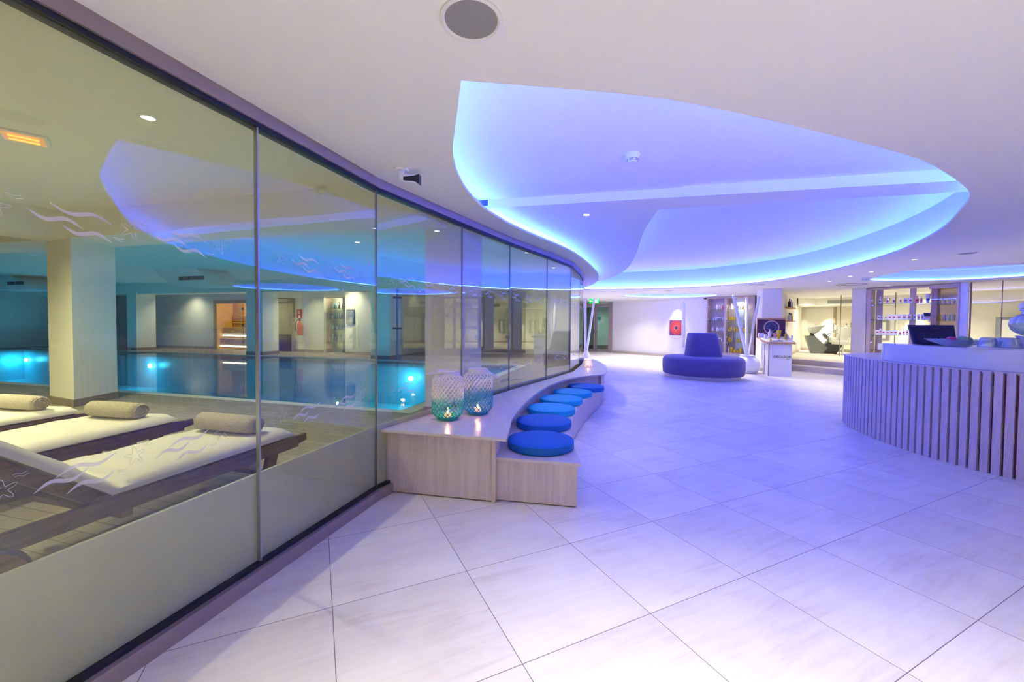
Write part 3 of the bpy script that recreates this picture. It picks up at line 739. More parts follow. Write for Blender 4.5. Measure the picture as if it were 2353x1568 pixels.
seat_poly = [(inn[0][0] - 0.01, 3.392), (0.565, 3.25)] + sfront[1:] + list(reversed([(p[0] - 0.004, p[1]) for p in inn[1:]]))
MB().prism(seat_poly, 0.354, 0.378).build('seat_top', WASHT, bench, smooth=30)
sb = offset(sfront, 0.028)
sbody = [(inn[0][0] + 0.0, 3.415), (sb[0][0], 3.285)] + sb[1:] + list(reversed([(p[0] - 0.002, p[1]) for p in inn[1:]]))
MB().prism(sbody, 0.012, 0.353).build('seat_body', WASH, bench, smooth=30)
MB().box((inn[0][0] - 0.012, 3.372, 0.279), (0.030, 0.03, 0.534), rz=-0.184).build('end_post', WASHE, bench, smooth=0)
pl_ = [(inn[0][0] + 0.02, 3.45), (sb[0][0] - 0.03, 3.32)] + offset(sb, 0.03)[1:] + list(reversed(inn[1:]))
MB().prism(pl_, 0.0, 0.0125).prism([(-1.08, 3.61), (inn[0][0] - 0.04, 3.42)] + offset(inn, 0.02)[1:] + [(1.7, 7.9)] + list(reversed(glf[1:-1])), 0.0, 0.0118).build('plinth', BLACKP, bench, smooth=0)

# cushions
cs = [(0.27, 3.70, 'blue round seat cushion nearest the camera, at the front end of the bench', 0), (0.355, 4.44, 'blue round seat cushion, second from the front end of the bench', 0),
      (0.50, 5.12, 'turquoise-blue round seat cushion, third from the front end of the bench', 1), (0.705, 5.76, 'turquoise-blue round seat cushion, fourth from the front end of the bench', 1),
      (0.955, 6.36, 'blue round seat cushion, second from the far end of the bench', 1), (1.27, 6.925, 'dark blue round seat cushion at the far end of the bench', 0)]
def cushion():
    t = thing('seat_cushion', '', 'cushion', (0, 0, 0.379), 0, 'round blue seat cushions on the bench')
    R = 0.300
    MB().lathe([(0.001, 0.0), (R - 0.012, 0.0), (R - 0.002, 0.006), (R, 0.018), (R, 0.056), (R - 0.003, 0.066), (R - 0.014, 0.073), (R - 0.06, 0.079), (R * 0.5, 0.083), (0.001, 0.085)], 72, cap=False).build('cover', BLUEF, t, smooth=60)
    MB().tube([((R - 0.004) * math.cos(2 * PI * k / 72), (R - 0.004) * math.sin(2 * PI * k / 72), 0.067) for k in range(72)], 0.0035, 6, closed=True).build('piping', BLUEF, t)
    return t
c0 = cushion()
for i, (x, y, lab, kind) in enumerate(cs):
    o = c0 if i == 0 else dup(c0, (x, y, 0.379), 0.3 * i)
    o.location = (x, y, 0.379); o['label'] = lab
    if kind:
        for ch in kids(o):
            ch.data = ch.data.copy(); ch.data.materials[0] = BLUEF2

# wicker lanterns
def lantern(x, y, label, low, high, zc, hang, lean=0.0, sc=1.0):
    t = thing('wicker_lantern', label, 'lantern', (x, y, 0.574), 0.0, 'tall wicker lanterns on the bench shelf'); t.scale = (sc, sc, sc)
    M_ = dip_mat('dipped_wicker', low, high, zc, 0.035)
    R = 0.150; H = 0.45
    def prof(u):
        z = 0.015 + u * (H - 0.03)
        if u < 0.14: r = R * (0.62 + 0.36 * math.sin(u / 0.14 * PI / 2))
        elif u > 0.86: r = R * (0.64 + 0.34 * math.sin((1 - u) / 0.14 * PI / 2))
        else: r = R * (0.98 + 0.03 * math.sin((u - 0.14) / 0.72 * PI))
        return r, z
    lat = MB(); n = 22
    for k in range(n):
        for sgn in (1, -1):
            pts = []
            for j in range(23):
                u = j / 22; r, z = prof(u); a = 2 * PI * k / n + sgn * u * 2.3
                pts.append(((r + (0.0025 if sgn > 0 else -0.0025) * math.cos(j * PI)) * math.cos(a), (r + (0.0025 if sgn > 0 else -0.0025)) * math.sin(a), z))
            lat.tube(pts, 0.0040, 5)
    lat.build('lattice', M_, t, smooth=50)
    bd = None
    for z, r, w in ((0.008, R * 0.64, 0.008), (0.020, R * 0.66, 0.007), (0.032, R * 0.70, 0.005), (H - 0.012, R * 0.67, 0.007), (H + 0.0, R * 0.66, 0.007), (H + 0.012, R * 0.65, 0.007), (H - 0.026, R * 0.72, 0.005)):
        if bd is None: bd = MB()
        if abs(z - (H - 0.012)) < 1e-6: bd.lathe([(0.001, 0.0), (R * 0.66, 0.0), (R * 0.66, 0.010), (0.001, 0.010)], 32, cap=False); bd.build('base_ring', M_, t, smooth=50); bd = MB()
        bd.tube([(r * math.cos(2 * PI * k / 40), r * math.sin(2 * PI * k / 40), z + 0.0015 * math.sin(k * 2.3)) for k in range(40)], w, 7, closed=True)
    bd.build('rim', M_, t, smooth=50)
    hb = MB(); 
    for q in (0, 1):
        pts = []
        for j in range(19):
            a = -PI / 2 + PI * j / 18; rr = 0.205 + 0.012 * q
            pts.append((hang * rr * math.cos(a), R * (0.70 + 0.03 * q) * math.sin(a), H + 0.012 - (0.035 if hang < 0 else 0.10) * math.cos(a) ** 1.5 + 0.003 * math.sin(j * 1.7)))
        hb.tube(pts, 0.0055, 6)
    hb.build('handle', M_, t, smooth=50)
    MB().lathe([(0.034, 0.012), (0.034, 0.055), (0.030, 0.058), (0.001, 0.056)], 24, cap=False).build('candle', WAX, t)
    fl = MB().lathe([(0.002, 0.062), (0.009, 0.070), (0.010, 0.080), (0.005, 0.095), (0.0008, 0.108)], 12).build('flame', FLAME, t)
    point('flame_light', t, (0, 0, 0.13), 1.1, (1.0, 0.5, 0.2), 0.015)
    return t
WI = (0.78, 0.75, 0.74)
lantern(-0.615, 3.93, 'wicker lantern dipped teal at the bottom, left of the two, handle drooping left', (0.03, 0.42, 0.42), WI, 0.20, -1)
lantern(-0.345, 4.17, 'wicker lantern dipped blue at the bottom, right of the two, handle drooping right', (0.02, 0.26, 0.50), WI, 0.26, 1, sc=0.99)

# small candle holder near the far end of the bench
t = thing('candle_holder', 'small white pierced candle holder glowing near the far end of the bench', 'candle holder', (1.66, 8.85, 0.574))
m = MB(); R = 0.088
for j in range(5):
    for k in range(14):
        a = 2 * PI * (k + 0.5 * (j % 2)) / 14
        z = 0.022 + j * 0.034
        m.tube([((R) * math.cos(a + 0.2 * math.cos(q)), (R) * math.sin(a + 0.2 * math.cos(q)), z + 0.0155 * math.sin(q)) for q in [2 * PI * i / 8 for i in range(8)]], 0.006, 5, closed=True)
m.lathe([(0.001, 0), (R, 0), (R, 0.008), (0.001, 0.008)], 24, cap=False)
m.build('pierced_shell', WHITEC, t, smooth=50)
MB().lathe([(0.03, 0.008), (0.03, 0.05), (0.001, 0.05)], 16, cap=False).build('candle', WAX, t)
MB().lathe([(0.003, 0.05), (0.012, 0.064), (0.010, 0.078), (0.001, 0.10)], 12).build('flame', FLAME, t)
point('flame_light', t, (0, 0, 0.12), 1.3, (1.0, 0.45, 0.25), 0.015)
MB().tube([(R * math.cos(a) , R * 0.2 + 0.13 * math.sin(a), 0.17 + 0.02 * math.cos(a)) for a in [PI * i / 10 for i in range(11)]], 0.005, 5).build('handle', WHITEC, t)
# ================================================================== POOL ROOM THINGS
def roundrect_bar(mb, p, q, w, h): mb.beam(p, q, w, h)
def lounger():
    """origin: foot end, side nearest the glass, on the deck; length runs towards -Y (head), width towards -X"""
    t = thing('sun_lounger', '', 'sun lounger', (0, 0, PZ), 0, 'wooden sun loungers behind the glass')
    Wd = 0.66; rail_z = 0.265; L = 1.98; fold = -1.12
    for x, nm in ((0.0, 'side_rail'), (-Wd, 'side_rail')):
        m = MB(); m.box((x, -0.93 + 0.08, rail_z), (0.035, 1.86, 0.085))
        m.beam((x, 0.075, rail_z + 0.004), (x, 0.16, rail_z + 0.016), 0.035, 0.055)
        m.build(nm, TEAK, t, smooth=0, bevel=0.006)
    for x in (0.0, -Wd):
        m = MB(); s_ = 0.036 if x == 0 else -0.036
        m.beam((x - s_, -0.10, rail_z - 0.02), (x - s_, -0.17, 0.0), 0.035, 0.075); m.build('leg', TEAK, t, smooth=0)
        m = MB(); m.beam((x - s_, -1.45, rail_z - 0.02), (x - s_, -1.42, 0.06), 0.035, 0.075); m.build('leg', TEAK, t, smooth=0)
    for y in (-0.32, -1.02):
        MB().box((-Wd / 2, y, rail_z - 0.055), (Wd + 0.05, 0.05, 0.03)).build('cross_rail', TEAKL, t, smooth=0)
    MB().box((-Wd / 2, -0.15, 0.10), (Wd - 0.08, 0.05, 0.03)).build('cross_rail', TEAK, t, smooth=0)
    sl = MB()
    for k in range(14): sl.box((-Wd / 2, -0.02 - k * 0.082, rail_z + 0.045), (Wd - 0.04, 0.058, 0.016))
    sl.build('seat_slats', TEAKL, t, smooth=0)
    ba = math.radians(40); bl = 0.80
    def bp(x, d, hh): return (x, fold - d * math.cos(ba) - hh * math.sin(ba) * -1 * -1, rail_z + 0.05 + d * math.sin(ba) + hh * math.cos(ba))
    m = MB()
    for x in (-0.05, -Wd + 0.05): m.beam(bp(x, 0, 0), bp(x, bl, 0), 0.035, 0.055)
    for k in range(9): m.beam(bp(-0.06, 0.06 + k * 0.085, 0.005), bp(-Wd + 0.06, 0.06 + k * 0.085, 0.005), 0.055, 0.016)
    m.build('backrest_frame', TEAK, t, smooth=0)
    for x in (-0.09, -Wd + 0.09): MB().beam(bp(x, 0.45, -0.02), (x, fold - 0.62, rail_z - 0.05), 0.03, 0.035).build('backrest_prop', TEAKL, t, smooth=0)
    for x in (0.045, -Wd - 0.045):
        w = MB().lathe([(0.10, -0.018), (0.125, -0.018), (0.13, 0.0), (0.125, 0.018), (0.10, 0.018)], 36, cap=True); w.v = [(z_ + x, yy - 1.50, xx + 0.13) for xx, yy, z_ in w.v]
        wo = w.build('wheel', TEAKL, t)
        tr = MB().tube([(x, -1.50 + 0.128 * math.cos(a), 0.13 + 0.128 * math.sin(a)) for a in [2 * PI * k / 32 for k in range(32)]], 0.017, 8, closed=True); tr.build('tyre', BLACKP, wo)
    # mattress: flat part and raised part with soft edges and creases
    ma = MB(); nx, ny = 10, 40; th = 0.055
    tot = 1.12 + 0.80; top = []
    def pos(u, v):   # u across 0..1, v along 0..1 from foot
        d = v * tot; x = 0.02 - u * (Wd + 0.04)
        e = min(u, 1 - u) * (Wd + 0.04); ed = min(1, e / 0.03); ee = min(v, 1 - v) * tot; ed2 = min(1, ee / 0.03)
        puff = th * (0.45 + 0.55 * math.sqrt(max(0, 1 - (1 - ed) ** 2))) * (0.45 + 0.55 * math.sqrt(max(0, 1 - (1 - ed2) ** 2)))
        wr = 0.0065 * math.sin(v * 55 + 3 * math.sin(u * 3)) * math.sin(PI * u) + 0.004 * math.sin(v * 19 + u * 4)
        if d <= 1.10: return (x, 0.03 - d, rail_z + 0.055, puff + wr * ed, 0)
        k = d - 1.10; return (x, 0.03 - 1.10 - k * math.cos(ba), rail_z + 0.055 + k * math.sin(ba), puff + wr * ed, 1)
    for lay in (0, 1):
        for j in range(ny + 1):
            for i in range(nx + 1):
                x, y, z, h, bk_ = pos(i / nx, j / ny)
                if lay == 0: h = 0.0
                if bk_: ma.v.append((x, y + h * math.sin(ba), z + h * math.cos(ba)))
                else: ma.v.append((x, y, z + h))
    N1 = (nx + 1) * (ny + 1)
    for j in range(ny):
        for i in range(nx):
            a = j * (nx + 1) + i; ma.f.append((a, a + nx + 1, a + nx + 2, a + 1)); ma.f.append((N1 + a, N1 + a + 1, N1 + a + nx + 2, N1 + a + nx + 1))
    for i in range(nx):
        ma.f.append((i, i + 1, N1 + i + 1, N1 + i)); a = ny * (nx + 1) + i; ma.f.append((a, N1 + a, N1 + a + 1, a + 1))
    for j in range(ny):
        a = j * (nx + 1); ma.f.append((a, N1 + a, N1 + a + nx + 1, a + nx + 1)); a += nx; ma.f.append((a, a + nx + 1, N1 + a + nx + 1, N1 + a))
    ma.build('mattress', MATT, t, smooth=70)
    return t
l0 = lounger()
def towel(x, y, z, rz, label):
    t = thing('rolled_towel', label, 'towel', (x, y, z), rz, 'rolled towels on the sun loungers')
    m = MB(); n = 26; L = 0.25; R = 0.066
    prof = [(R * 0.80, -L), (R * 0.97, -L + 0.012), (R, -L + 0.04), (R * 1.02, 0), (R, L - 0.04), (R * 0.97, L - 0.012), (R * 0.80, L)]
    m.lathe(prof, n, cap=True); m.v = [(zz, xx * 1.04, yy * 0.94 + R * 0.92) for xx, yy, zz in m.v]; m.build('towel_roll', TOWEL, t, smooth=60)
    for e in (-1, 1):
        sp_ = MB(); pts = []
        for k in range(60):
            a = k * 0.30; r = R * 0.86 * (1 - k / 64)
            pts.append((e * (L + 0.001), r * math.cos(a), R * 0.92 + r * math.sin(a) * 0.92))
        sp_.tube(pts, 0.0048, 6); sp_.build('towel_spiral', TOWEL, t, smooth=60)
spots = [((-1.635, 2.975), 0.2755, 'sun lounger nearest the glass wall, cream mattress on dark wood'),
         ((-2.83, 3.40), 0.215, 'middle of the three sun loungers behind the glass'),
         ((-3.93, 3.66), 0.24, 'sun lounger farthest left, next to the white pool pillar')]
for i, ((x, y), rz_, lab) in enumerate(spots):
    o = l0 if i == 0 else dup(l0, (x, y, PZ), 0)
    o.location = (x, y, PZ); o.rotation_euler = (0, 0, -rz_ * 1.0); o['label'] = lab
    c, s = math.cos(-rz_), math.sin(-rz_)
    lx, ly = -0.33, -0.19
    towel(x + c * lx - s * ly, y + s * lx + c * ly, PZ + 0.378, -rz_ + 0.02, ['grey rolled towel on the sun lounger nearest the glass', 'beige rolled towel on the middle sun lounger', 'rolled towel on the farthest sun lounger at the left edge'][i])

# quartz heater in the ceiling
t = thing('radiant_heater', 'square ceiling heater glowing orange above the sun loungers', 'heater', (-3.80, 3.21, PC), 0.0)
MB().box((0, 0, -0.008), (0.27, 0.27, 0.018), rz=0.75).build('housing', WHITEP, t, smooth=0, bevel=0.006)
MB().box((0, 0, -0.018), (0.22, 0.22, 0.004), rz=0.75).build('reflector', mat('heater_reflector', (0.65, 0.45, 0.25), 0.3, emis=(1.0, 0.35, 0.08), estr=0.5), t, smooth=0)
for q in (-0.045, 0.045):
    m = MB(); a = 0.8; cx_, cy_ = rot2(0, q, a); p0 = rot2(-0.08, q, a); p1 = rot2(0.08, q, a)
    m.tube([(p0[0], p0[1], -0.022), (p1[0], p1[1], -0.022)], 0.008, 8); m.build('heating_tube', emit('heater_glow', (1.0, 0.30, 0.06), 3.0), t)
t_ = downlight('downlight', -2.56, 2.90, PC, 'yellow glowing downlight above the sun loungers', 'pool room downlights', POOL_W, (1.0, 0.93, 0.58), LAMPY, 0.05, 150)
for k, (s_, tt, lab) in enumerate(((-5.2, 1.0, 'downlight behind the loungers'), (-6.1, 2.2, 'downlight added out of view in front of the nearest pool pillar'), (-9.3, 2.0, 'downlight left of the pool pillar'), (-3.6, -1.2, 'downlight near the glass beside the photographer'), (-9.5, -2.0, 'downlight in the far left of the lounger zone'), (-12.0, 1.5, 'downlight in the left corner of the lounger zone'), (-1.9, 8.0, 'fill downlight added near the glass wall beyond the pool pillar'), (-1.75, 10.3, 'fill downlight added near the far end of the glass wall'), (-2.3, 12.6, 'fill downlight added before the right back wall'))):  # last three are added fill lamps that brighten the right zone
    x, y = ST(s_, tt); downlight('downlight', x, y, PC, 'pool room ' + lab, 'pool room downlights', POOL_W * (3.2 if 'in front' in lab else 1.1), (1.0, 0.93, 0.60), LAMPY, 0.05, 150)  # lamp before the pillar is added out of view to light its face
for px, py_z, lab in ((418, 11.9, 'downlight over the pool in front of the air vent box'), (822, 6.3, 'downlight over the pool behind the second glass joint'), (420, 12.5, 'downlight next to the air vent box'), (605, 12.3, 'downlight over the sauna door'), (797, 12.2, 'downlight above the framed notice'), (700, 12.3, 'downlight above the fire extinguisher'), (760, 12.0, 'downlight above the pool room bottle cabinet')):
    s_ = stp_(px, py_z); x, y = ST(s_, py_z); downlight('downlight', x, y, PC, 'small pool room ' + lab, 'pool room downlights', POOL_W * (0.25 if py_z < 8 else 0.75), (1.0, 0.94, 0.78), LAMP, 0.045, 120)
for px, tt, lab in ((938, 14.2, 'left of the pair of lamps over the dark stairs'), (964, 14.0, 'right of the pair of lamps over the dark stairs')):
    s_ = stp_(px, tt); x, y = ST(s_, tt); downlight('downlight', x, y, PC - 0.25, 'small yellow ' + lab, 'pool room downlights', 3, (1.0, 0.85, 0.55), LAMPY, 0.06, 120)

# underwater lamps
for px, tt, lab in ((345, 10.83, 'round underwater lamp shining at the left of the pool'), (945, 10.83, 'round underwater lamp shining at the right end of the pool'), (60, 10.83, 'round underwater lamp at the far left of the pool')):
    s_ = stp_(px, tt); x, y = ST(s_, tt - 0.02)
    t = thing('underwater_lamp', lab, 'pool lamp', (x, y, -0.15), PA)
    m = MB().lathe([(0.075, -0.0), (0.075, 0.03), (0.05, 0.045), (0.001, 0.05)], 24, cap=False); m.v = [(a, -c_, b_) for a, b_, c_ in m.v]; m.build('lamp_lens', emit('pool_lamp', (0.45, 0.95, 1.0), 18.0), t)
    point('bulb_light', t, (0, -0.35, 0.0), 34, (0.06, 0.55, 1.0), 0.10)
for k, (s_, tt) in enumerate(((-6.0, 5.5), (-11.0, 5.5), (-17.0, 5.5), (-3.4, 8.0))):
    x, y = ST(s_, tt); t = thing('underwater_lamp', 'underwater lamp below the near edge of the pool, out of sight', 'pool lamp', (x, y, -0.25), PA, 'underwater lamps below the near pool edge')
    m = MB().lathe([(0.12, 0), (0.12, 0.03), (0.001, 0.05)], 20, cap=False); m.v = [(a, c_ - 0.43, b_) for a, b_, c_ in m.v]; m.build('lamp_lens', emit('pool_lamp', (0.45, 0.95, 1.0), 18.0), t)
    point('bulb_light', t, (0, 0.2, 0), 30, (0.06, 0.55, 1.0), 0.10)

# air vent boxes under the pool ceiling
for (l0_, l1_, r0_, r1_, g0_, g1_, tt, lab) in ((353, 398, 492, 452, 413, 470, 8.4, 'ceiling air vent box with dark grille over the pool, right of the near pillar'), (-60, -20, 73, 25, 20, 57, 8.4, 'ceiling air vent box with dark grille at the far left over the pool')):
    sc_ = stp_((l1_ + r0_) / 2, tt); x, y = ST(sc_, tt)
    t = thing('air_vent_box', lab, 'vent', (x, y, PC), PA)
    a, b, c_, d_ = [stp_(q_, tt) - sc_ for q_ in (l0_, l1_, r0_, r1_)]
    m = MB().prism([(b, 0.0), (b, -0.46), (c_, -0.46), (d_, 0.0)], 0.0, 0.9); m.v = [(p, r_, q_) for p, q_, r_ in m.v]; m.build('housing', WALLP, t, smooth=0)
    m = MB(); m.v = [(a, 0.0, -0.001), (b, -0.0, -0.46), (b, 0.0, -0.001), (a, 0.9, -0.001), (b, 0.9, -0.46), (b, 0.9, -0.001)]; m.f = [(0, 1, 2), (3, 5, 4), (0, 3, 4, 1), (0, 2, 5, 3)]
    m.build('sloped_side', WALLP, t, smooth=0)
    ga, gb = stp_(g0_, tt) - sc_, stp_(g1_, tt) - sc_
    g = MB().box(((ga + gb) / 2, -0.006, -0.26), (gb - ga, 0.012, 0.10)).build('grille', DARKV, t, smooth=0)
    MB().box(((ga + gb) / 2, -0.014, -0.26), (0.02, 0.008, 0.10)).build('divider', GREYV, g, smooth=0)

def face_thing(name, label, cat, pa, pb, tt, z0, z1, **kw):
    a, b = stp_(pa, tt), stp_(pb, tt); x, y = ST((a + b) / 2, tt)
    t = thing(name, label, cat, (x, y, z0), PA, kw.get('group')); return t, b - a, z1 - z0
# sauna
t, w, h = face_thing('sauna_cabin', 'sauna with pine frame, glass front and lit towel benches beyond the pool', 'sauna', 494, 619, TW, PZ, 2.36)
m = MB(); m.box((-w / 2 + 0.09, 0, h / 2), (0.18, 0.14, h)).box((w / 2 - 0.06, 0, h / 2), (0.12, 0.14, h)).box((0, 0, h - 0.07), (w, 0.14, 0.14)); m.build('frame', PINE, t, smooth=0)
bx_ = MB().box((0, 0.80, h / 2), (w - 0.1, 0.03, h)).box((-w / 2 + 0.03, 0.4, h / 2), (0.03, 0.8, h)).box((w / 2 - 0.03, 0.4, h / 2), (0.03, 0.8, h)).box((0, 0.4, h - 0.02), (w, 0.8, 0.03)).box((0, 0.4, 0.01), (w, 0.8, 0.03)); bx_.build('cabin_wall', PINE, t, smooth=0)
m = MB()
for z in (0.98, 1.08, 1.18, 1.28): m.box((0, 0.72, z + 0.12), (w - 0.2, 0.03, 0.07))
m.build('back_rest', PINE, t, smooth=0)
for z, y0 in ((0.18, 0.12), (0.62, 0.30)):
    m = MB()
    for q in range(3): m.box((0, y0, z + 0.0 + q * 0.075), (w - 0.16, 0.03, 0.045))
    m.box((0, y0 + 0.18, z + 0.25), (w - 0.16, 0.34, 0.03))
    m.build('sauna_bench', mat('bench_slats', (0.80, 0.72, 0.64), 0.6), t, smooth=0)
    MB().box((0, y0 - 0.03, z - 0.06), (w - 0.16, 0.02, 0.055)).build('light_strip', emit('sauna_strip', (1.0, 0.95, 0.88), 4.5), t, smooth=0)
MB().box((0, -0.02, h / 2), (w - 0.3, 0.012, h - 0.16)).build('glass_front', GLASSC, t, smooth=0)
MB().box((0.12, -0.035, h / 2 - 0.02), (0.012, 0.01, h - 0.2)).build('door_joint', BLACK, t, smooth=0)
for z in (0.35, 1.0, 1.66): MB().box((0.12, -0.04, z), (0.12, 0.02, 0.09)).build('hinge', CHROME, t, smooth=0)
point('sauna_light', t, (0, 0.4, 1.75), 30, (1.0, 0.80, 0.40), 0.05)

# framed doorway with a slatted brown lower part
t = thing('door_3', '', ''); del t['label']; del t['category']; struct(t)
a, b = stp_(634, TW), stp_(678, TW); x, y = ST((a + b) / 2, TW); w = b - a; t.location = (x, y, PZ); t.rotation_euler.z = PA; h = 2.05
MB().box((-w / 2 + 0.05, -0.02, h / 2), (0.1, 0.14, h)).box((w / 2 - 0.05, -0.02, h / 2), (0.1, 0.14, h)).box((0, -0.02, h - 0.05), (w, 0.14, 0.1)).build('door_frame', mat('taupe_frame', (0.42, 0.36, 0.25), 0.5), t, smooth=0)
MB().box((0, 0.02, h / 2), (w - 0.18, 0.04, h - 0.1)).build('door_panel', mat('olive_panel', (0.40, 0.36, 0.26), 0.45), t, smooth=0)
m = MB()
for k in range(16): m.box((-w / 2 + 0.14 + k * (w - 0.28) / 15, -0.02, 0.33), ((w - 0.28) / 22, 0.03, 0.66))
m.build('slat_panel', mat('dark_slat_wood', (0.13, 0.085, 0.075), 0.5), t, smooth=0)
MB().tube([(w / 2 - 0.2, -0.08, 0.95), (w / 2 - 0.2, -0.08, 1.55)], 0.015, 8).build('door_handle', CHROME, t)

# fire extinguisher and its sign
x, y = ST(stp_(689, TW - 0.12), TW - 0.12)
t = thing('fire_extinguisher', 'red fire extinguisher hanging on the wall beyond the pool', 'fire extinguisher', (x, y, 0.98), PA)
RED = mat('red_enamel', (0.62, 0.07, 0.05), 0.35)
MB().lathe([(0.001, 0), (0.085, 0.0), (0.092, 0.02), (0.092, 0.40), (0.075, 0.47), (0.035, 0.52), (0.03, 0.55), (0.001, 0.55)], 24, cap=False).build('cylinder', RED, t)
MB().box((0, 0, 0.58), (0.05, 0.04, 0.07)).box((0.02, -0.04, 0.64), (0.03, 0.12, 0.02), ry=0.4).build('valve', BLACKP, t, smooth=0)
MB().tube(spline([(0, 0, 0.60), (-0.12, -0.02, 0.56), (-0.19, -0.02, 0.40), (-0.18, -0.02, 0.16)], 6), 0.014, 7).build('hose', BLACKP, t)
def lines_mesh(parent, name, m_, rects, y=-0.012):
    mb = MB()
    for (cx_, cz_, w_, h_, r_) in rects: mb.box((cx_, y, cz_), (w_, 0.003, h_), ry=r_)
    return mb.build(name, m_, parent, smooth=0)
x, y = ST(stp_(688, TW - 0.015), TW - 0.015)
t = thing('fire_sign', 'red sign with a white extinguisher symbol above the fire extinguisher', 'sign', (x, y, 1.80), PA)
MB().box((0, 0, 0), (0.24, 0.012, 0.36)).build('sign_plate', RED, t, smooth=0)
lines_mesh(t, 'symbol', mat('sign_white', (0.85, 0.82, 0.8), 0.5), [(0.0, 0.06, 0.05, 0.12, 0.0), (-0.04, 0.13, 0.08, 0.02, -0.5), (-0.055, 0.05, 0.018, 0.10, 0.2), (0.0, -0.10, 0.10, 0.10, 0.0)])
# framed notice
x, y = ST(stp_(805.5, tn - 0.02), tn - 0.02)
t = thing('framed_notice', 'dark framed notice on the white wall beyond the pool', 'picture', (x, y, 1.70), PA)
MB().box((0, 0, 0), (0.34, 0.02, 0.50)).build('frame', mat('slate_frame', (0.06, 0.08, 0.14), 0.4), t, smooth=0)
MB().box((0, -0.012, 0), (0.28, 0.004, 0.44)).build('sheet', mat('grey_blue_sheet', (0.22, 0.26, 0.36), 0.4), t, smooth=0)

# bottle cabinet beyond the pool
a, b = stp_(744, TW + 0.1), stp_(793, TW + 0.1); x, y = ST((a + b) / 2, TW + 0.1); w = b - a
cabp = thing('wall_cabinet', 'lit wall cabinet with glass shelves and dark right post beyond the pool', 'cabinet', (x, y, PZ), PA)
MB().box((0, 0.42, 1.05), (w, 0.02, 2.1)).build('back_panel', mat('mint_back', (0.62, 0.70, 0.58), 0.5), cabp, smooth=0)
MB().box((w / 2 - 0.05, 0.2, 1.05), (0.10, 0.44, 2.1)).build('side_post', mat('slate_post', (0.10, 0.15, 0.20), 0.5), cabp, smooth=0)
MB().box((-w / 2 + 0.02, 0.2, 1.05), (0.04, 0.44, 2.1)).build('side_panel', FRAMEW, cabp, smooth=0)
MB().box((0, 0.2, 2.09), (w, 0.44, 0.03)).build('header', FRAMEW, cabp, smooth=0)
for z in (1.68, 1.28, 0.86, 0.44): MB().box((-0.02, 0.22, z - 0.01), (w - 0.12, 0.30, 0.012)).build('glass_shelf', GLASSG, cabp, smooth=0)
point('cabinet_light', cabp, (0, 0.15, 1.95), 6, (1.0, 0.95, 0.7), 0.04)
def bottle_mb(h, r, neck=0.35):
    return MB().lathe([(0.001, 0), (r, 0.0), (r, h * 0.58), (r * 0.75, h * 0.68), (r * neck, h * 0.76), (r * neck, h * 0.84)], 12, cap=False), MB().lathe([(r * neck * 1.15, h * 0.84), (r * neck * 1.15, h), (0.001, h)], 10, cap=False)
PBOT = [mat('slate_bottle', (0.10, 0.16, 0.28), 0.35), mat('teal_bottle', (0.06, 0.22, 0.28), 0.35), mat('mauve_bottle', (0.30, 0.26, 0.38), 0.4)]
for r_, (z, n) in enumerate(((1.68, 4), (1.28, 7), (0.86, 7), (0.44, 6))):
    for k in range(n):
        lx = -w / 2 + 0.12 + (w - 0.32) * k / max(1, n - 1) if n > 4 else w * (-0.28 + 0.17 * k)
        p = rot2(lx, 0.2, PA); hgt = 0.26 if n == 4 else 0.20
        t = thing('toiletry_bottle', 'dark bottle, %s from left on the %s shelf of the cabinet beyond the pool' % (ORD[k], ['top', 'second', 'third', 'lowest'][r_]), 'bottle', (x + p[0], y + p[1], PZ + z - 0.003), 0, 'bottles in the cabinet beyond the pool')
        bb, cc = bottle_mb(hgt, 0.042 if n == 4 else 0.036); bb.build('body', PBOT[(k + r_) % 3], t); cc.build('cap', BLACKP, t)

# chrome shower pole in front of the right far pillar
x, y = ST(stp_(913, 11.25), 11.25)
t = thing('steel_post', 'steel post with two dark clamps in front of the right far pillar', 'post', (x, y, PZ))
MB().tube([(0, 0, 0), (0, 0, 2.2)], 0.035, 12).build('pole', mat('blue_steel', (0.20, 0.24, 0.36), 0.3, metal=0.8), t)
for z in (0.98, 1.93): MB().box((0, 0, z), (0.26, 0.10, 0.05)).build('clamp', BLACKP, t, smooth=0)
# dark stairs beyond
x, y = ST(-6.2, 13.9)
t = thing('stair_flight', 'dark staircase with sloping handrails behind the right end of the pool', 'stairs', (x, y, PZ), PA)
m = MB()
for k in range(9): m.box((-1.0 + 0.26 * (8 - k) * 0.7, 1.6, 0.10 + 0.20 * k), (0.28, 1.1, 0.20))
m.build('steps', mat('dark_stair', (0.05, 0.06, 0.08), 0.6), t, smooth=0)
m = MB().tube([(-1.2, 0.9, 2.3), (0.7, 0.9, 1.2)], 0.03, 8).tube([(-1.2, 0.9, 2.05), (0.7, 0.9, 0.97)], 0.02, 8); m.build('handrail', mat('dark_rail', (0.03, 0.04, 0.05), 0.4), t)
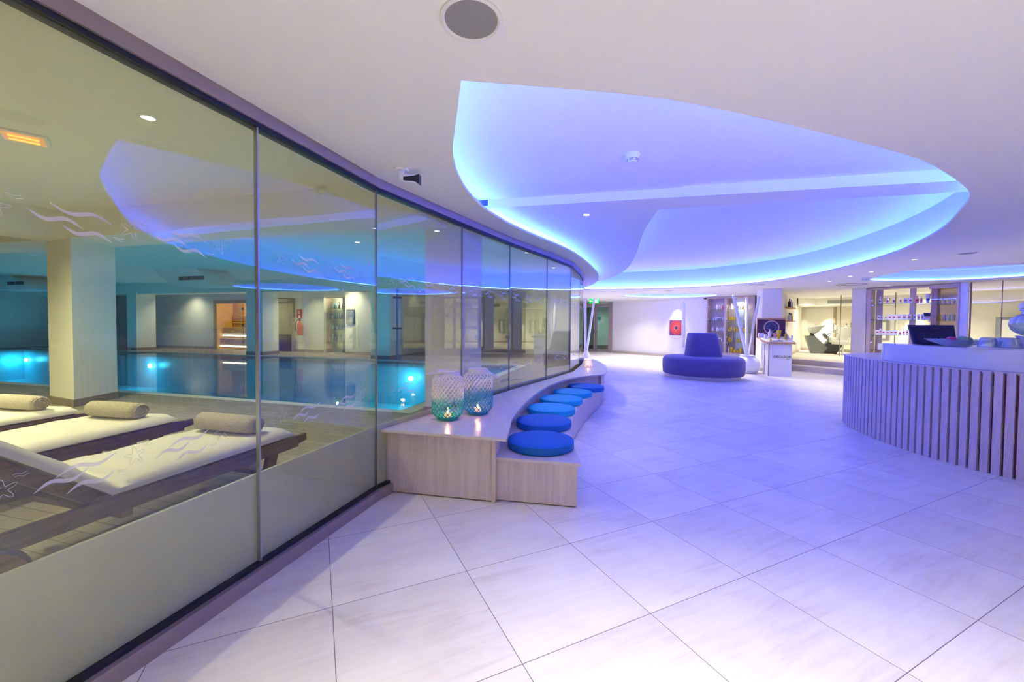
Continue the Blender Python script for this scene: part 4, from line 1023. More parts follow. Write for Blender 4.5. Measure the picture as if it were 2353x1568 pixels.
# ================================================================== FAR END OF THE HALL
# glazed exit door
dx, dy = D1[0] - D0[0], D1[1] - D0[1]; DL = math.hypot(dx, dy); DA = math.atan2(dy, dx)
t = thing('door_1', '', ''); del t['label']; del t['category']; struct(t)
t.location = (*[(D0[i] + D1[i]) / 2 for i in (0, 1)], 0); t.rotation_euler.z = DA; DH = 2.62
TAUPE = mat('taupe_door_frame', (0.36, 0.29, 0.26), 0.4, metal=0.2)
m = MB()
for xx in (-DL / 2 + 0.05, DL / 2 - 0.05): m.box((xx, 0, DH / 2), (0.10, 0.12, DH))
m.box((0, 0, DH - 0.05), (DL, 0.12, 0.10)); m.build('door_frame', TAUPE, t, smooth=0)
for sg, nm in ((-1, 'door_leaf'), (1, 'door_leaf')):
    lw = DL / 2 - 0.11; cx_ = sg * (lw / 2 + 0.005); m = MB()
    for xx in (-lw / 2 + 0.045, lw / 2 - 0.045): m.box((cx_ + xx, -0.01, DH / 2 - 0.05), (0.085, 0.06, DH - 0.14))
    m.box((cx_, -0.01, 0.09), (lw, 0.06, 0.13)); m.box((cx_, -0.01, DH - 0.16), (lw, 0.06, 0.09))
    lf = m.build(nm, TAUPE, t, smooth=0)
    MB().box((cx_, -0.01, DH / 2 - 0.04), (lw - 0.17, 0.014, DH - 0.36)).build('glass_pane', GLASSD if sg < 0 else glassmat('pale_door_glass', (0.75, 0.86, 0.82), 0.05), lf, smooth=0)
    MB().tube([(-sg * -0.06 + 0, -0.07, 1.02), (sg * 0.06, -0.07, 1.16)], 0.013, 7).build('door_handle', BLACKP, lf)
MB().box((DL / 4, -0.05, DH - 0.17), (0.5, 0.05, 0.05)).build('door_closer', GREYV, t, smooth=0)
# little vestibule behind the door
GREENW = mat('pale_green_wall', (0.60, 0.72, 0.66), 0.7)
seg('wall_vestibule', [(3.72, 24.4), (7.4, 24.4), (5.40, 21.85)], 0, CZ, GREENW, -0.1)
downlight('downlight', 5.1, 23.1, CZ, 'ceiling light added to brighten the small lobby behind the exit door', 'recessed downlights in the hall ceiling', 110, (0.85, 1.0, 0.93), LAMP, 0.06, 150)  # added lamp, lights the lobby seen through the door
pv = on_line(1384.5, (4.5, 24.35), (6.5, 24.35))
t = thing('wall_notice', 'small white notice seen through the right leaf of the exit door', 'notice', (pv[0], 24.28, 1.72))
MB().box((0, 0, 0), (0.20, 0.012, 0.32)).build('sheet', WHITEP, t, smooth=0)
lines_mesh(t, 'notice_lines', GREYV, [(0, z, 0.09, 0.02, 0) for z in (0.08, 0.0, -0.08)])
pv = on_line(1376, (4.5, 24.35), (6.5, 24.35))
t = thing('teal_knob', 'round teal disc on the wall behind the exit door', 'hook', (pv[0], 24.27, 1.86)); m = MB().lathe([(0.09, -0.02), (0.10, 0.0), (0.07, 0.03), (0.001, 0.04)], 20); m.v = [(a, -c_, b_) for a, b_, c_ in m.v]; m.build('disc', mat('teal_paint', (0.05, 0.30, 0.30), 0.5), t)
# exit sign
pv = on_line(1364, (2, 19.3), (6, 18.6))
t = thing('exit_sign', 'green glowing emergency exit sign hanging before the glazed door', 'exit sign', (pv[0], pv[1], 2.56), -0.1)
MB().box((0, 0.0, 0), (0.42, 0.06, 0.19)).build('light_box', emit('exit_green', (0.0, 0.75, 0.06), 2.2), t, smooth=0)
m = MB(); m.box((0.10, -0.034, 0.0), (0.10, 0.004, 0.13)).box((-0.13, -0.034, 0.0), (0.09, 0.004, 0.022)).box((-0.17, -0.034, 0.018), (0.06, 0.004, 0.02), ry=-0.7).box((-0.17, -0.034, -0.018), (0.06, 0.004, 0.02), ry=0.7)
m.box((0.0, -0.034, 0.045), (0.026, 0.004, 0.026)).box((0.0, -0.034, 0.008), (0.024, 0.004, 0.055), ry=0.25).box((0.025, -0.034, -0.04), (0.06, 0.004, 0.018), ry=0.8).box((-0.025, -0.034, -0.045), (0.06, 0.004, 0.018), ry=-0.6).box((-0.02, -0.034, 0.02), (0.06, 0.004, 0.014), ry=0.5)
m.build('pictogram', emit('exit_white', (0.65, 1.0, 0.65), 2.6), t, smooth=0)
for q in (-0.12, 0.12): MB().tube([(q, 0, 0.095), (q, 0, 0.14)], 0.006, 6).build('hanger', GREYV, t)

# red picture
pa, pb = on_line(1540, E1, F1), on_line(1571, E1, F1)
mid = ((pa[0] + pb[0]) / 2, (pa[1] + pb[1]) / 2); ang = math.atan2(pb[1] - pa[1], pb[0] - pa[0]); pw = math.dist(pa, pb)
t = thing('wall_picture', 'square picture with red concentric rings on the far white wall', 'picture', (mid[0] - 0.04, mid[1] - 0.04, 1.36), ang)
MB().box((0, 0, 0), (pw, 0.03, 0.70)).build('canvas', mat('picture_purple', (0.22, 0.06, 0.20), 0.6), t, smooth=0)
for k, (r, cc) in enumerate(((0.32, (0.80, 0.07, 0.06)), (0.27, (0.45, 0.02, 0.03)), (0.24, (0.85, 0.10, 0.08)), (0.17, (0.60, 0.04, 0.04)), (0.14, (0.85, 0.15, 0.12)), (0.075, (0.05, 0.06, 0.12)))):
    m = MB().lathe([(r, 0.0), (r, 0.002), (0.001, 0.002)], 40, sx=min(1.0, pw / 0.7 * 1.02), cap=False); m.v = [(a, -0.016 - 0.0015 * k - c_, b_) for a, b_, c_ in m.v]; m.build('ring', mat('picture_ring_%d' % k, cc, 0.6), t, smooth=0)
MB().box((0, -0.03, -0.37), (pw + 0.04, 0.08, 0.03)).build('ledge', WHITEP, t, smooth=0)
downlight('downlight', mid[0] - 0.22, mid[1] - 0.22, CZ, 'downlight washing the wall above the red picture', 'recessed downlights in the hall ceiling', 150, WHITE, LAMP, 0.045, 70)

# white pots with poles
def pole_pot(x, y, label, rim, r, kind, poles):
    t = thing('pole_vase', label, 'vase', (x, y, 0), 0)
    if kind == 'round':
        pr = []
        for k in range(45):
            u = k / 44; z = u * rim * 0.93; rr = r * math.sqrt(max(0.0, 1 - ((u - 0.46) / 0.62) ** 2)); rr = max(rr, r * 0.55)
            rr *= 1 + 0.016 * abs(math.sin(u * PI * 11)); pr.append((rr, z))
        pr += [(r * 0.56, rim * 0.94), (r * 0.60, rim), (r * 0.55, rim), (r * 0.50, rim * 0.93), (r * 0.7, rim * 0.6), (0.001, rim * 0.5)]
        MB().lathe([(0.001, 0)] + pr, 56, cap=False).build('pot', WHITEC, t, smooth=40)
    elif kind == 'cone':
        MB().lathe([(0.001, 0), (r, 0.0), (r * 0.98, 0.04), (r * 0.62, rim * 0.75), (r * 0.50, rim * 0.93), (r * 0.56, rim), (r * 0.50, rim), (r * 0.44, rim * 0.9), (0.001, rim * 0.5)], 40, cap=False).build('pot', WHITEC, t, smooth=40)
    else:
        MB().lathe([(0.001, 0), (r * 0.7, 0), (r * 0.95, rim * 0.2), (r, rim * 0.35), (r * 0.8, rim * 0.6), (r * 0.45, rim * 0.8), (r * 0.33, rim * 0.9), (r * 0.5, rim), (r * 0.42, rim), (r * 0.26, rim * 0.9), (0.001, rim * 0.6)], 40, cap=False).build('pot', WHITEC, t, smooth=40)
    for (bx, by, tx, ty, tz, pr_) in poles:
        d = Vector((tx - bx, ty - by, tz - rim * 0.6)); MB().tube([(bx, by, rim * 0.6), (tx, ty, tz)], pr_, 14).build('pole', WHITEC, t)
    return t
pole_pot(7.45, 12.90, 'round ribbed white pot holding three white poles beside the display stand', 0.56, 0.36, 'round', [(0.02, 0, -0.54, -0.1, 2.44, 0.045), (0.0, 0.03, -0.01, 0.1, 2.40, 0.042), (-0.02, -0.03, 0.37, 0.08, 2.42, 0.036)])
pole_pot(7.27, 17.35, 'conical white pot with poles half hidden behind the purple seat', 0.56, 0.36, 'cone', [(-0.02, 0, -0.07, -0.1, 2.49, 0.05), (0.06, 0, 0.05, 0, 2.42, 0.035)])
pole_pot(2.90, 15.9, 'slender white vase with poles past the far end of the glass wall', 0.56, 0.15, 'neck', [(-0.03, 0, -0.06, 0, 2.50, 0.045), (0.0, -0.02, 0.27, -0.1, 2.50, 0.045), (-0.04, 0.02, -0.13, 0.03, 2.50, 0.015)])

# round purple sofa
t = thing('round_sofa', 'round purple velvet seat with a tapered centre backrest on a metal plinth', 'sofa', (5.52, 11.80, 0))
MB().lathe([(0.98, 0.0), (0.98, 0.10)], 72).build('plinth', mat('silver_plinth', (0.62, 0.58, 0.60), 0.35, metal=0.6), t)
MB().lathe([(0.001, 0.10), (1.05, 0.10), (1.075, 0.12), (1.09, 0.30), (1.085, 0.50), (1.06, 0.555), (1.00, 0.590), (0.75, 0.605), (0.001, 0.61)], 72, cap=False).build('seat', VELVET, t, smooth=60)
bkr = MB(); n = 48
rows = [(0.60, 0.455, 0.44, 0.01), (0.70, 0.445, 0.42, 0.005), (1.00, 0.405, 0.37, -0.01), (1.22, 0.368, 0.32, -0.03), (1.25, 0.355, 0.30, -0.032), (1.262, 0.33, 0.27, -0.032)]
for z, a, b_, ox in rows:
    for k in range(n):
        q = 2 * PI * k / n; cq, sq = math.cos(q), math.sin(q); e = 0.6
        bkr.v.append((ox + a * math.copysign(abs(cq) ** e, cq), b_ * math.copysign(abs(sq) ** e, sq), z))
for j in range(len(rows) - 1):
    for k in range(n): bkr.f.append((j * n + k, j * n + (k + 1) % n, (j + 1) * n + (k + 1) % n, (j + 1) * n + k))
bkr.f.append(tuple(range((len(rows) - 1) * n, len(rows) * n))); bkr.f.append(tuple(reversed(range(n))))
bkr.build('backrest', VELVET, t, smooth=50)

# display stand
SX, SY = 7.63, 12.14; ang = -0.265
t = thing('display_stand', 'white product stand with oak edge and backlit poster, lettered DECLÉOR', 'display stand', (SX, SY, 0), ang)
swd, sdp = 0.64, 0.52
MB().box((swd / 2 - 0.005, sdp / 2, 0.475), (swd - 0.04, sdp, 0.95)).build('cabinet', WHITEP, t, smooth=0, bevel=0.004)
MB().box((0.012, -0.004, 0.475), (0.02, 0.02, 0.95)).box((0.012, sdp - 0.16, 0.475), (0.016, 0.02, 0.95)).build('edge_strip', mat('brown_edge', (0.30, 0.15, 0.12), 0.5), t, smooth=0)
tp = MB().prism([(-0.05, -0.05), (swd + 0.05, -0.05), (swd + 0.05, sdp + 0.02), (-0.14, sdp + 0.02), (-0.14, 0.20)], 0, 0.055)
sl = (1.12 - 0.96) / (sdp + 0.07)
tp.v = [(a, b_, c_ + 0.955 + (b_ + 0.05) * sl) for a, b_, c_ in tp.v]
tp.build('top_edge', ORANGEW, t, smooth=0)
tp = MB().prism([(-0.04, -0.035), (swd + 0.04, -0.035), (swd + 0.04, sdp), (-0.12, sdp), (-0.12, 0.205)], 0.055, 0.058)
tp.v = [(a, b_, c_ + 0.955 + (b_ + 0.05) * sl) for a, b_, c_ in tp.v]; tp.build('top_surface', WHITEP, t, smooth=0)
bw = 0.78
MB().box((swd / 2 - 0.10, sdp + 0.03, 1.42), (bw, 0.05, 0.62)).build('back_board', ORANGEW, t, smooth=0)
po = MB().box((swd / 2 - 0.10, sdp, 1.40), (bw - 0.02, 0.012, 0.56)).build('poster', mat('poster_plum', (0.085, 0.03, 0.06), 0.4), t, smooth=0)
m = MB().lathe([(0.185, 0), (0.215, 0), (0.215, 0.004), (0.185, 0.004)], 40, cap=False); m.v = [(a + swd / 2 - 0.09, -c_ + sdp - 0.008, b_ + 1.44) for a, b_, c_ in m.v]; m.build('poster_ring', mat('poster_glow', (0.75, 0.45, 0.38), 0.5), po)
m = MB().lathe([(0.001, 0.002), (0.18, 0.002), (0.18, 0.0)], 40, cap=False); m.v = [(a + swd / 2 - 0.09, -c_ + sdp - 0.008, b_ + 1.44) for a, b_, c_ in m.v]; m.build('poster_disc', mat('poster_night', (0.05, 0.05, 0.13), 0.5), po)
m = MB()
for k in range(9): a = k * 0.7; m.box((swd / 2 - 0.09 + 0.11 * math.cos(a), sdp - 0.012, 1.44 + 0.11 * math.sin(a)), (0.055, 0.003, 0.014), ry=a)
m.box((swd / 2 - 0.09, sdp - 0.012, 1.30), (0.10, 0.003, 0.12)); m.build('poster_petal', mat('poster_lilac', (0.40, 0.30, 0.45), 0.5), po, smooth=0)
def text_obj(txt, size, ext, m_, parent, name, loc, rot):
    cu = bpy.data.curves.new(name, 'FONT'); cu.body = txt; cu.size = size; cu.extrude = ext; cu.align_x = 'CENTER'; cu.align_y = 'CENTER'
    tmp = bpy.data.objects.new('tmp', cu); COL.objects.link(tmp); dg = bpy.context.evaluated_depsgraph_get()
    me = bpy.data.meshes.new_from_object(tmp.evaluated_get(dg)); bpy.data.objects.remove(tmp); bpy.data.curves.remove(cu)
    o = bpy.data.objects.new(name, me); me.materials.clear(); me.materials.append(m_); COL.objects.link(o); o.parent = parent; o.location = loc; o.rotation_euler = rot; return o
LET = mat('grey_lettering', (0.12, 0.09, 0.12), 0.5)
text_obj('DECLÉOR', 0.104, 0.002, LET, t, 'lettering', (swd / 2 + 0.045, -0.008, 0.575), (PI / 2, 0, 0))
text_obj('PARIS', 0.030, 0.002, LET, t, 'lettering', (swd / 2 + 0.20, -0.008, 0.51), (PI / 2, 0, 0))
# products on the stand
YEL = mat('yellow_pack', (0.85, 0.55, 0.02), 0.4); LIL = mat('lilac_pack', (0.62, 0.58, 0.80), 0.4); WPK = mat('white_pack', (0.85, 0.83, 0.86), 0.4)
AMB = mat('amber_glass', (0.50, 0.28, 0.02), 0.2); REDL = mat('crimson_label', (0.55, 0.02, 0.10), 0.5); NAVY = mat('navy_label', (0.03, 0.05, 0.20), 0.5)
GRN = mat('pale_green_pack', (0.55, 0.75, 0.60), 0.4); PNK = mat('pink_pack', (0.75, 0.30, 0.40), 0.4); SIL = mat('grey_pack', (0.30, 0.28, 0.33), 0.4)
def stand_xyz(lx, ly): p = rot2(lx, ly, ang); return (SX + p[0], SY + p[1], 0.955 + 0.058 + (ly + 0.05) * sl)
def small_item(kind, loc, h, w, m_, mc, name, label, cat, group, rz=0.0, lab=None):
    t = thing(name, label, cat, loc, rz, group)
    if kind == 'bottle':
        a, b_ = bottle_mb(h, w / 2, 0.38); a.build('body', m_, t); b_.build('cap', mc, t)
    elif kind == 'jar':
        MB().lathe([(0.001, 0), (w / 2, 0), (w / 2, h * 0.65), (0.001, h * 0.65)], 14, cap=False).build('body', m_, t); MB().lathe([(w / 2 * 1.03, h * 0.65), (w / 2 * 1.03, h), (0.001, h)], 14, cap=False).build('lid', mc, t)
    elif kind == 'tube':
        mb = MB(); n = 12
        for z, a, b_ in ((h * 0.22, w * 0.38, w * 0.30), (h * 0.6, w * 0.48, w * 0.2), (h, w * 0.55, 0.006)):
            for k in range(n): mb.v.append((a * math.cos(2 * PI * k / n), b_ * math.sin(2 * PI * k / n), z))
        for j in range(2):
            for k in range(n): mb.f.append((j * n + k, j * n + (k + 1) % n, (j + 1) * n + (k + 1) % n, (j + 1) * n + k))
        mb.f.append(tuple(range(2 * n, 3 * n))); mb.f.append(tuple(reversed(range(n)))); mb.build('body', m_, t)
        MB().lathe([(0.001, 0), (w * 0.33, 0), (w * 0.33, h * 0.22), (0.001, h * 0.22)], 12, cap=False).build('cap', mc, t)
    else:
        MB().box((0, 0, h / 2), (w, w * 0.6, h)).build('carton', m_, t, smooth=0)
    if lab: MB().box((0, -w * 0.305 - 0.001, h * 0.52) if kind == 'box' else (0, -w * 0.5 - 0.001, h * 0.36), (w * 0.58, 0.003, h * 0.24)).build('label_patch', lab, t, smooth=0)
    return t
items = [(-0.08, 0.42, 'box', 0.12, 0.14, LIL, LIL, 'lilac gift box at the back left of the white product stand'), (0.0, 0.30, 'jar', 0.12, 0.07, WPK, WPK, 'white jar on the back left part of the product stand'),
         (0.14, 0.38, 'bottle', 0.26, 0.09, LIL, WPK, 'lilac bottle with pointed cap standing before the poster'), (0.06, 0.02, 'bottle', 0.10, 0.06, YEL, YEL, 'yellow vial at the front left of the product stand'),
         (0.26, 0.30, 'tube', 0.14, 0.08, PNK, LIL, 'pink tube in the middle of the product stand'), (0.30, 0.12, 'jar', 0.06, 0.07, WPK, YEL, 'low jar with yellow lid in the middle of the product stand'),
         (0.38, 0.36, 'tube', 0.24, 0.13, YEL, YEL, 'large yellow tube standing upside down at the poster foot'), (0.52, 0.22, 'bottle', 0.24, 0.07, AMB, WPK, 'amber oil bottle with white cap on the right of the product stand'),
         (0.58, 0.30, 'jar', 0.12, 0.08, LIL, WPK, 'lilac jar behind the amber bottle on the product stand'), (0.60, 0.08, 'jar', 0.08, 0.06, WPK, WPK, 'white jar at the front right corner of the product stand'),
         (0.47, 0.06, 'jar', 0.05, 0.06, WPK, YEL, 'tiny yellow-lidded jar at the front of the product stand'), (0.66, 0.15, 'tube', 0.14, 0.05, LIL, WPK, 'slim lilac tube at the right edge of the product stand')]
for lx, ly, kd, h, w_, m1, m2, lab in items:
    small_item(kd, stand_xyz(lx, ly), h, w_, m1, m2, {'box': 'gift_box', 'jar': 'cosmetic_jar', 'bottle': 'cosmetic_bottle', 'tube': 'cosmetic_tube'}[kd], lab, {'box': 'box', 'jar': 'jar', 'bottle': 'bottle', 'tube': 'tube'}[kd], 'samples on the display stand', ang)
for k in range(8):
    p = stand_xyz(0.12 + k * 0.035, 0.0); small_item('jar', p, 0.035, 0.022, SIL, BLACKP, 'sample_vial', 'tiny dark sample vial, %s from left in the front row on the product stand' % ORD[k], 'vial', 'row of sample vials on the display stand', ang)

# ------------------------------------------------------------------ bottle cabinet (left)
A1, B1 = (8.45, 17.75), (9.66, 16.30)
def cabinet(name, A, B, posts, label, depth, z0, z1, shelves, back, frame=FRAMEW, group=None):
    """open display cabinet between plan points A and B; posts = px columns of the uprights; shelves = heights"""
    d = Vector((B[0] - A[0], B[1] - A[1])); L = d.length; an = math.atan2(d.y, d.x)
    t = thing(name, label, 'cabinet', (A[0], A[1], 0), an, group)
    def lx(px): p = on_line(px, A, B); return (Vector(p) - Vector(A)).dot(d.normalized())
    for (pa, pb) in posts:
        a, b_ = lx(pa), lx(pb); MB().box(((a + b_) / 2, depth / 2, (z0 + z1) / 2), (abs(b_ - a), depth, z1 - z0)).build('upright', frame, t, smooth=0)
    MB().box((L / 2, depth / 2, z1 - 0.03), (L, depth, 0.06)).build('top_panel', frame, t, smooth=0)
    MB().box((L / 2, depth / 2, z0 + 0.02), (L, depth, 0.04)).build('bottom_panel', frame, t, smooth=0)
    MB().box((L / 2, depth / 2, z0 / 2), (L, depth, z0)).build('plinth', STONEL, t, smooth=0)
    for i in range(len(posts) - 1):
        a, b_ = lx(posts[i][1]), lx(posts[i + 1][0])
        for z in shelves:
            s_ = MB().box(((a + b_) / 2, depth / 2, z - 0.006), (b_ - a - 0.01, depth - 0.06, 0.012)).build('glass_shelf', GLASSG, t, smooth=0)
            for q_ in (a + 0.03, b_ - 0.03): MB().box((q_, depth * 0.3, z - 0.035), (0.05, 0.12, 0.03)).build('bracket', CHROME, s_, smooth=0)
        for z in (2.3, 1.75, 1.0): MB().tube([(a + 0.03, 0.0, z), (a + 0.03, 0.02, z)], 0.022, 8).build('stud', WHITEP, t)
    if back:
        for (pa, pb, m_) in back:
            a, b_ = lx(pa), lx(pb); MB().box(((a + b_) / 2, depth - 0.01, (z0 + z1) / 2), (b_ - a, 0.02, z1 - z0)).build('back_panel', m_, t, smooth=0)
    return t, lx, an
c1, lx1, an1 = cabinet('display_cabinet', A1, B1, [(1622, 1625), (1663, 1668), (1728, 1733)], 'tall wooden cabinet full of yellow and white bottles behind the pot with poles', 0.36, 0.31, CZ - 0.01,
    (2.16, 1.70, 1.24, 0.80), [(1625, 1663, mat('lilac_back', (0.50, 0.42, 0.48), 0.6)), (1668, 1683, mat('tan_back', (0.62, 0.54, 0.42), 0.6)), (1683, 1700, mat('mint_salon_view', (0.72, 0.85, 0.74), 0.4)), (1700, 1728, mat('tan_back', (0.62, 0.54, 0.42), 0.6))])  # mint strip stands in for the bright salon seen through glass
spot('cabinet_light', c1, (1.25, 0.10, 2.55), 26, WARM, 150)
spot('cabinet_light', c1, (0.4, 0.12, 2.55), 3, WARM, 150)
def on_cab(A, an, lx, px, dep, z):
    a = lx(px); p = rot2(a, dep, an); return (A[0] + p[0], A[1] + p[1], z)
SHN = ['top', 'second', 'third', 'fourth', 'lowest']
L_ = [(2.16, [(1638, 'bottle', .16, .07, SIL, SIL, 'grey'), (1642.5, 'bottle', .24, .08, WPK, WPK, 'white'), (1649, 'tube', .20, .08, LIL, LIL, 'lilac'), (1655, 'bottle', .24, .09, PNK, WPK, 'pink')]),
      (1.70, [(1636, 'bottle', .15, .06, LIL, SIL, 'lilac'), (1641, 'bottle', .20, .06, WPK, WPK, 'white'), (1646, 'jar', .14, .09, SIL, WPK, 'grey'), (1651.5, 'jar', .14, .09, SIL, WPK, 'grey'), (1657, 'bottle', .16, .07, LIL, LIL, 'lilac')]),
      (1.24, [(1635, 'bottle', .20, .12, LIL, WPK, 'lilac'), (1644.5, 'bottle', .20, .07, WPK, LIL, 'white'), (1649, 'bottle', .18, .06, LIL, LIL, 'lilac'), (1654, 'bottle', .19, .07, LIL, WPK, 'lilac'), (1659, 'bottle', .22, .07, WPK, WPK, 'white')]),
      (0.80, [(1650.5, 'jar', .16, .09, SIL, WPK, 'grey'), (1656, 'bottle', .19, .06, WPK, WPK, 'white')]),
      (0.355, [(1650, 'bottle', .26, .09, GRN, WPK, 'pale green')])]
R_ = [(2.16, [(1677, 'bottle', .24, .11, WPK, WPK, 'white'), (1691, 'jar', .15, .06, SIL, SIL, 'grey'), (1696, 'box', .13, .07, WPK, WPK, 'white'), (1702, 'jar', .14, .07, YEL, WPK, 'yellow'), (1707, 'tube', .15, .05, WPK, WPK, 'white'), (1710.5, 'jar', .14, .05, WPK, WPK, 'white')]),
      (1.70, [(1672, 'box', .17, .06, YEL, YEL, 'yellow'), (1675, 'box', .17, .05, YEL, YEL, 'yellow'), (1679, 'box', .17, .06, YEL, YEL, 'yellow'), (1683, 'bottle', .18, .06, YEL, WPK, 'yellow'), (1697, 'bottle', .18, .07, GRN, GRN, 'pale green'), (1703, 'box', .20, .08, WPK, WPK, 'white'), (1708.5, 'bottle', .20, .06, WPK, WPK, 'white'), (1712, 'jar', .12, .05, WPK, WPK, 'white')]),
      (1.24, [(1671, 'bottle', .14, .05, WPK, YEL, 'white'), (1674.5, 'bottle', .18, .06, YEL, YEL, 'yellow'), (1677, 'box', .20, .05, YEL, YEL, 'yellow'), (1680.5, 'jar', .11, .05, SIL, LIL, 'dark grey'), (1685, 'bottle', .22, .07, YEL, BLACKP, 'yellow'), (1690, 'bottle', .22, .07, YEL, BLACKP, 'yellow'), (1703, 'box', .15, .06, YEL, YEL, 'yellow'), (1706.5, 'box', .15, .06, YEL, YEL, 'yellow'), (1710.5, 'box', .15, .07, YEL, YEL, 'yellow')]),
      (0.80, [(1673, 'box', .22, .06, YEL, YEL, 'yellow'), (1677.5, 'bottle', .20, .06, YEL, PNK, 'yellow'), (1681.5, 'box', .19, .04, SIL, SIL, 'dark grey'), (1686, 'box', .20, .04, SIL, SIL, 'dark grey'), (1692, 'bottle', .17, .09, YEL, BLACKP, 'yellow'), (1697, 'bottle', .16, .05, YEL, YEL, 'yellow')]),
      (0.355, [(1672, 'bottle', .26, .08, WPK, WPK, 'white'), (1678.5, 'box', .24, .10, YEL, YEL, 'yellow'), (1686, 'bottle', .18, .11, YEL, YEL, 'yellow'), (1693, 'bottle', .18, .10, YEL, BLACKP, 'yellow'), (1699, 'box', .22, .08, YEL, YEL, 'yellow'), (1713, 'bottle', .20, .06, YEL, YEL, 'yellow')])]
NM = {'box': 'carton', 'jar': 'jar', 'bottle': 'bottle', 'tube': 'tube'}
for half, tab in (('left', L_), ('right', R_)):
    for r_, (z, its) in enumerate(tab):
        for k, (px, kd, h, w_, m1, m2, cn) in enumerate(its):
            small_item(kd, on_cab(A1, an1, lx1, px, 0.14, z), h * 0.98, w_ * 1.0, m1, m2, {'box': 'product_carton', 'jar': 'product_jar', 'bottle': 'product_bottle', 'tube': 'product_tube'}[kd],
                       '%s %s, %s from left, %s shelf, %s half of bottle cabinet' % (cn, NM[kd], ORD[k], SHN[r_], half), NM[kd], 'products in the bottle cabinet', an1)

# ------------------------------------------------------------------ carton cabinet (right)
A2, B2, C2 = (11.07, 12.80), (11.83, 11.62), (12.00, 10.98)
c2, lx2, an2 = cabinet('display_cabinet', A2, B2, [(1990, 1999), (2137, 2151)], 'wooden display cabinet with glass shelves of white cartons behind the counter', 0.36, 0.30, CZ - 0.01, (2.19, 1.70, 1.24, 0.78), None)
MB().box((lx2(2087.5), 0.33, 1.5), (0.13, 0.06, 2.4)).build('upright', FRAMEW, c2, smooth=0)
MB().box((lx2(2010), 0.35, 1.5), (0.16, 0.03, 2.4)).build('upright', FRAMEW, c2, smooth=0)
spot('cabinet_light', c2, (0.7, 0.1, 2.6), 5, WHITE, 150)
T2 = [(2.19, [(2017, 'bottle', .22, .055, LIL, WPK, NAVY, 'lilac'), (2034.5, 'bottle', .21, .08, WPK, LIL, REDL, 'white'), (2049, 'bottle', .21, .06, LIL, WPK, REDL, 'pale lilac'), (2064, 'bottle', .22, .05, WPK, WPK, REDL, 'white'), (2076, 'box', .16, .09, WPK, WPK, REDL, 'white'), (2087, 'box', .16, .09, WPK, WPK, REDL, 'white'), (2102, 'bottle', .21, .085, PNK, PNK, REDL, 'pink'), (2112, 'bottle', .19, .05, PNK, WPK, REDL, 'pink'), (2127, 'tube', .25, .10, WPK, LIL, NAVY, 'white')]),
      (1.70, [(2015, 'box', .14, .07, WPK, WPK, REDL, 'white'), (2022, 'box', .12, .06, LIL, LIL, NAVY, 'blue'), (2031.5, 'box', .11, .06, WPK, WPK, REDL, 'small white'), (2041, 'box', .16, .085, WPK, WPK, REDL, 'white'), (2050.5, 'box', .16, .085, WPK, WPK, REDL, 'white'), (2062, 'box', .16, .10, WPK, WPK, REDL, 'wide white'), (2074, 'box', .16, .095, WPK, WPK, REDL, 'white'), (2086, 'box', .16, .085, WPK, WPK, REDL, 'white'), (2098, 'box', .16, .055, WPK, WPK, NAVY, 'narrow white'), (2107, 'box', .16, .055, WPK, WPK, REDL, 'narrow white'), (2116, 'box', .16, .06, WPK, WPK, REDL, 'narrow white'), (2127, 'box', .10, .15, WPK, WPK, REDL, 'low wide white')]),
      (1.24, [(2013, 'box', .15, .085, WPK, WPK, REDL, 'white'), (2020, 'box', .19, .05, WPK, WPK, REDL, 'narrow white'), (2027.5, 'box', .15, .08, WPK, WPK, REDL, 'white'), (2037, 'box', .13, .08, WPK, WPK, REDL, 'white'), (2046, 'box', .15, .085, WPK, WPK, REDL, 'white'), (2055, 'box', .15, .085, WPK, WPK, REDL, 'white'), (2065, 'bottle', .16, .065, WPK, WPK, REDL, 'white'), (2074, 'bottle', .22, .06, WPK, WPK, REDL, 'tall white'), (2082, 'box', .17, .05, WPK, WPK, REDL, 'narrow white')]),
      (0.78, [(2019, 'box', .20, .085, WPK, WPK, None, 'tall white'), (2027.5, 'box', .18, .075, WPK, WPK, None, 'white')])]
for r_, (z, its) in enumerate(T2):
    for k, (px, kd, h, w_, m1, m2, lb, cn) in enumerate(its):
        small_item(kd, on_cab(A2, an2, lx2, px, 0.10, z), h, w_, m1, m2, {'box': 'product_carton', 'jar': 'product_jar', 'bottle': 'product_bottle', 'tube': 'product_tube'}[kd],
                   '%s %s, %s from the left on the %s shelf of the carton cabinet' % (cn, NM[kd], ORD[k], SHN[r_]), NM[kd], 'products in the carton cabinet', an2 + 0.25, lb)
t = small_item('box', on_cab(A2, an2, lx2, 2126, 0.22, 1.70), 0.20, 0.17, BLACKP, BLACKP, 'product_carton', 'black carton behind the low wide white one on the second shelf', 'carton', 'products in the carton cabinet', an2)
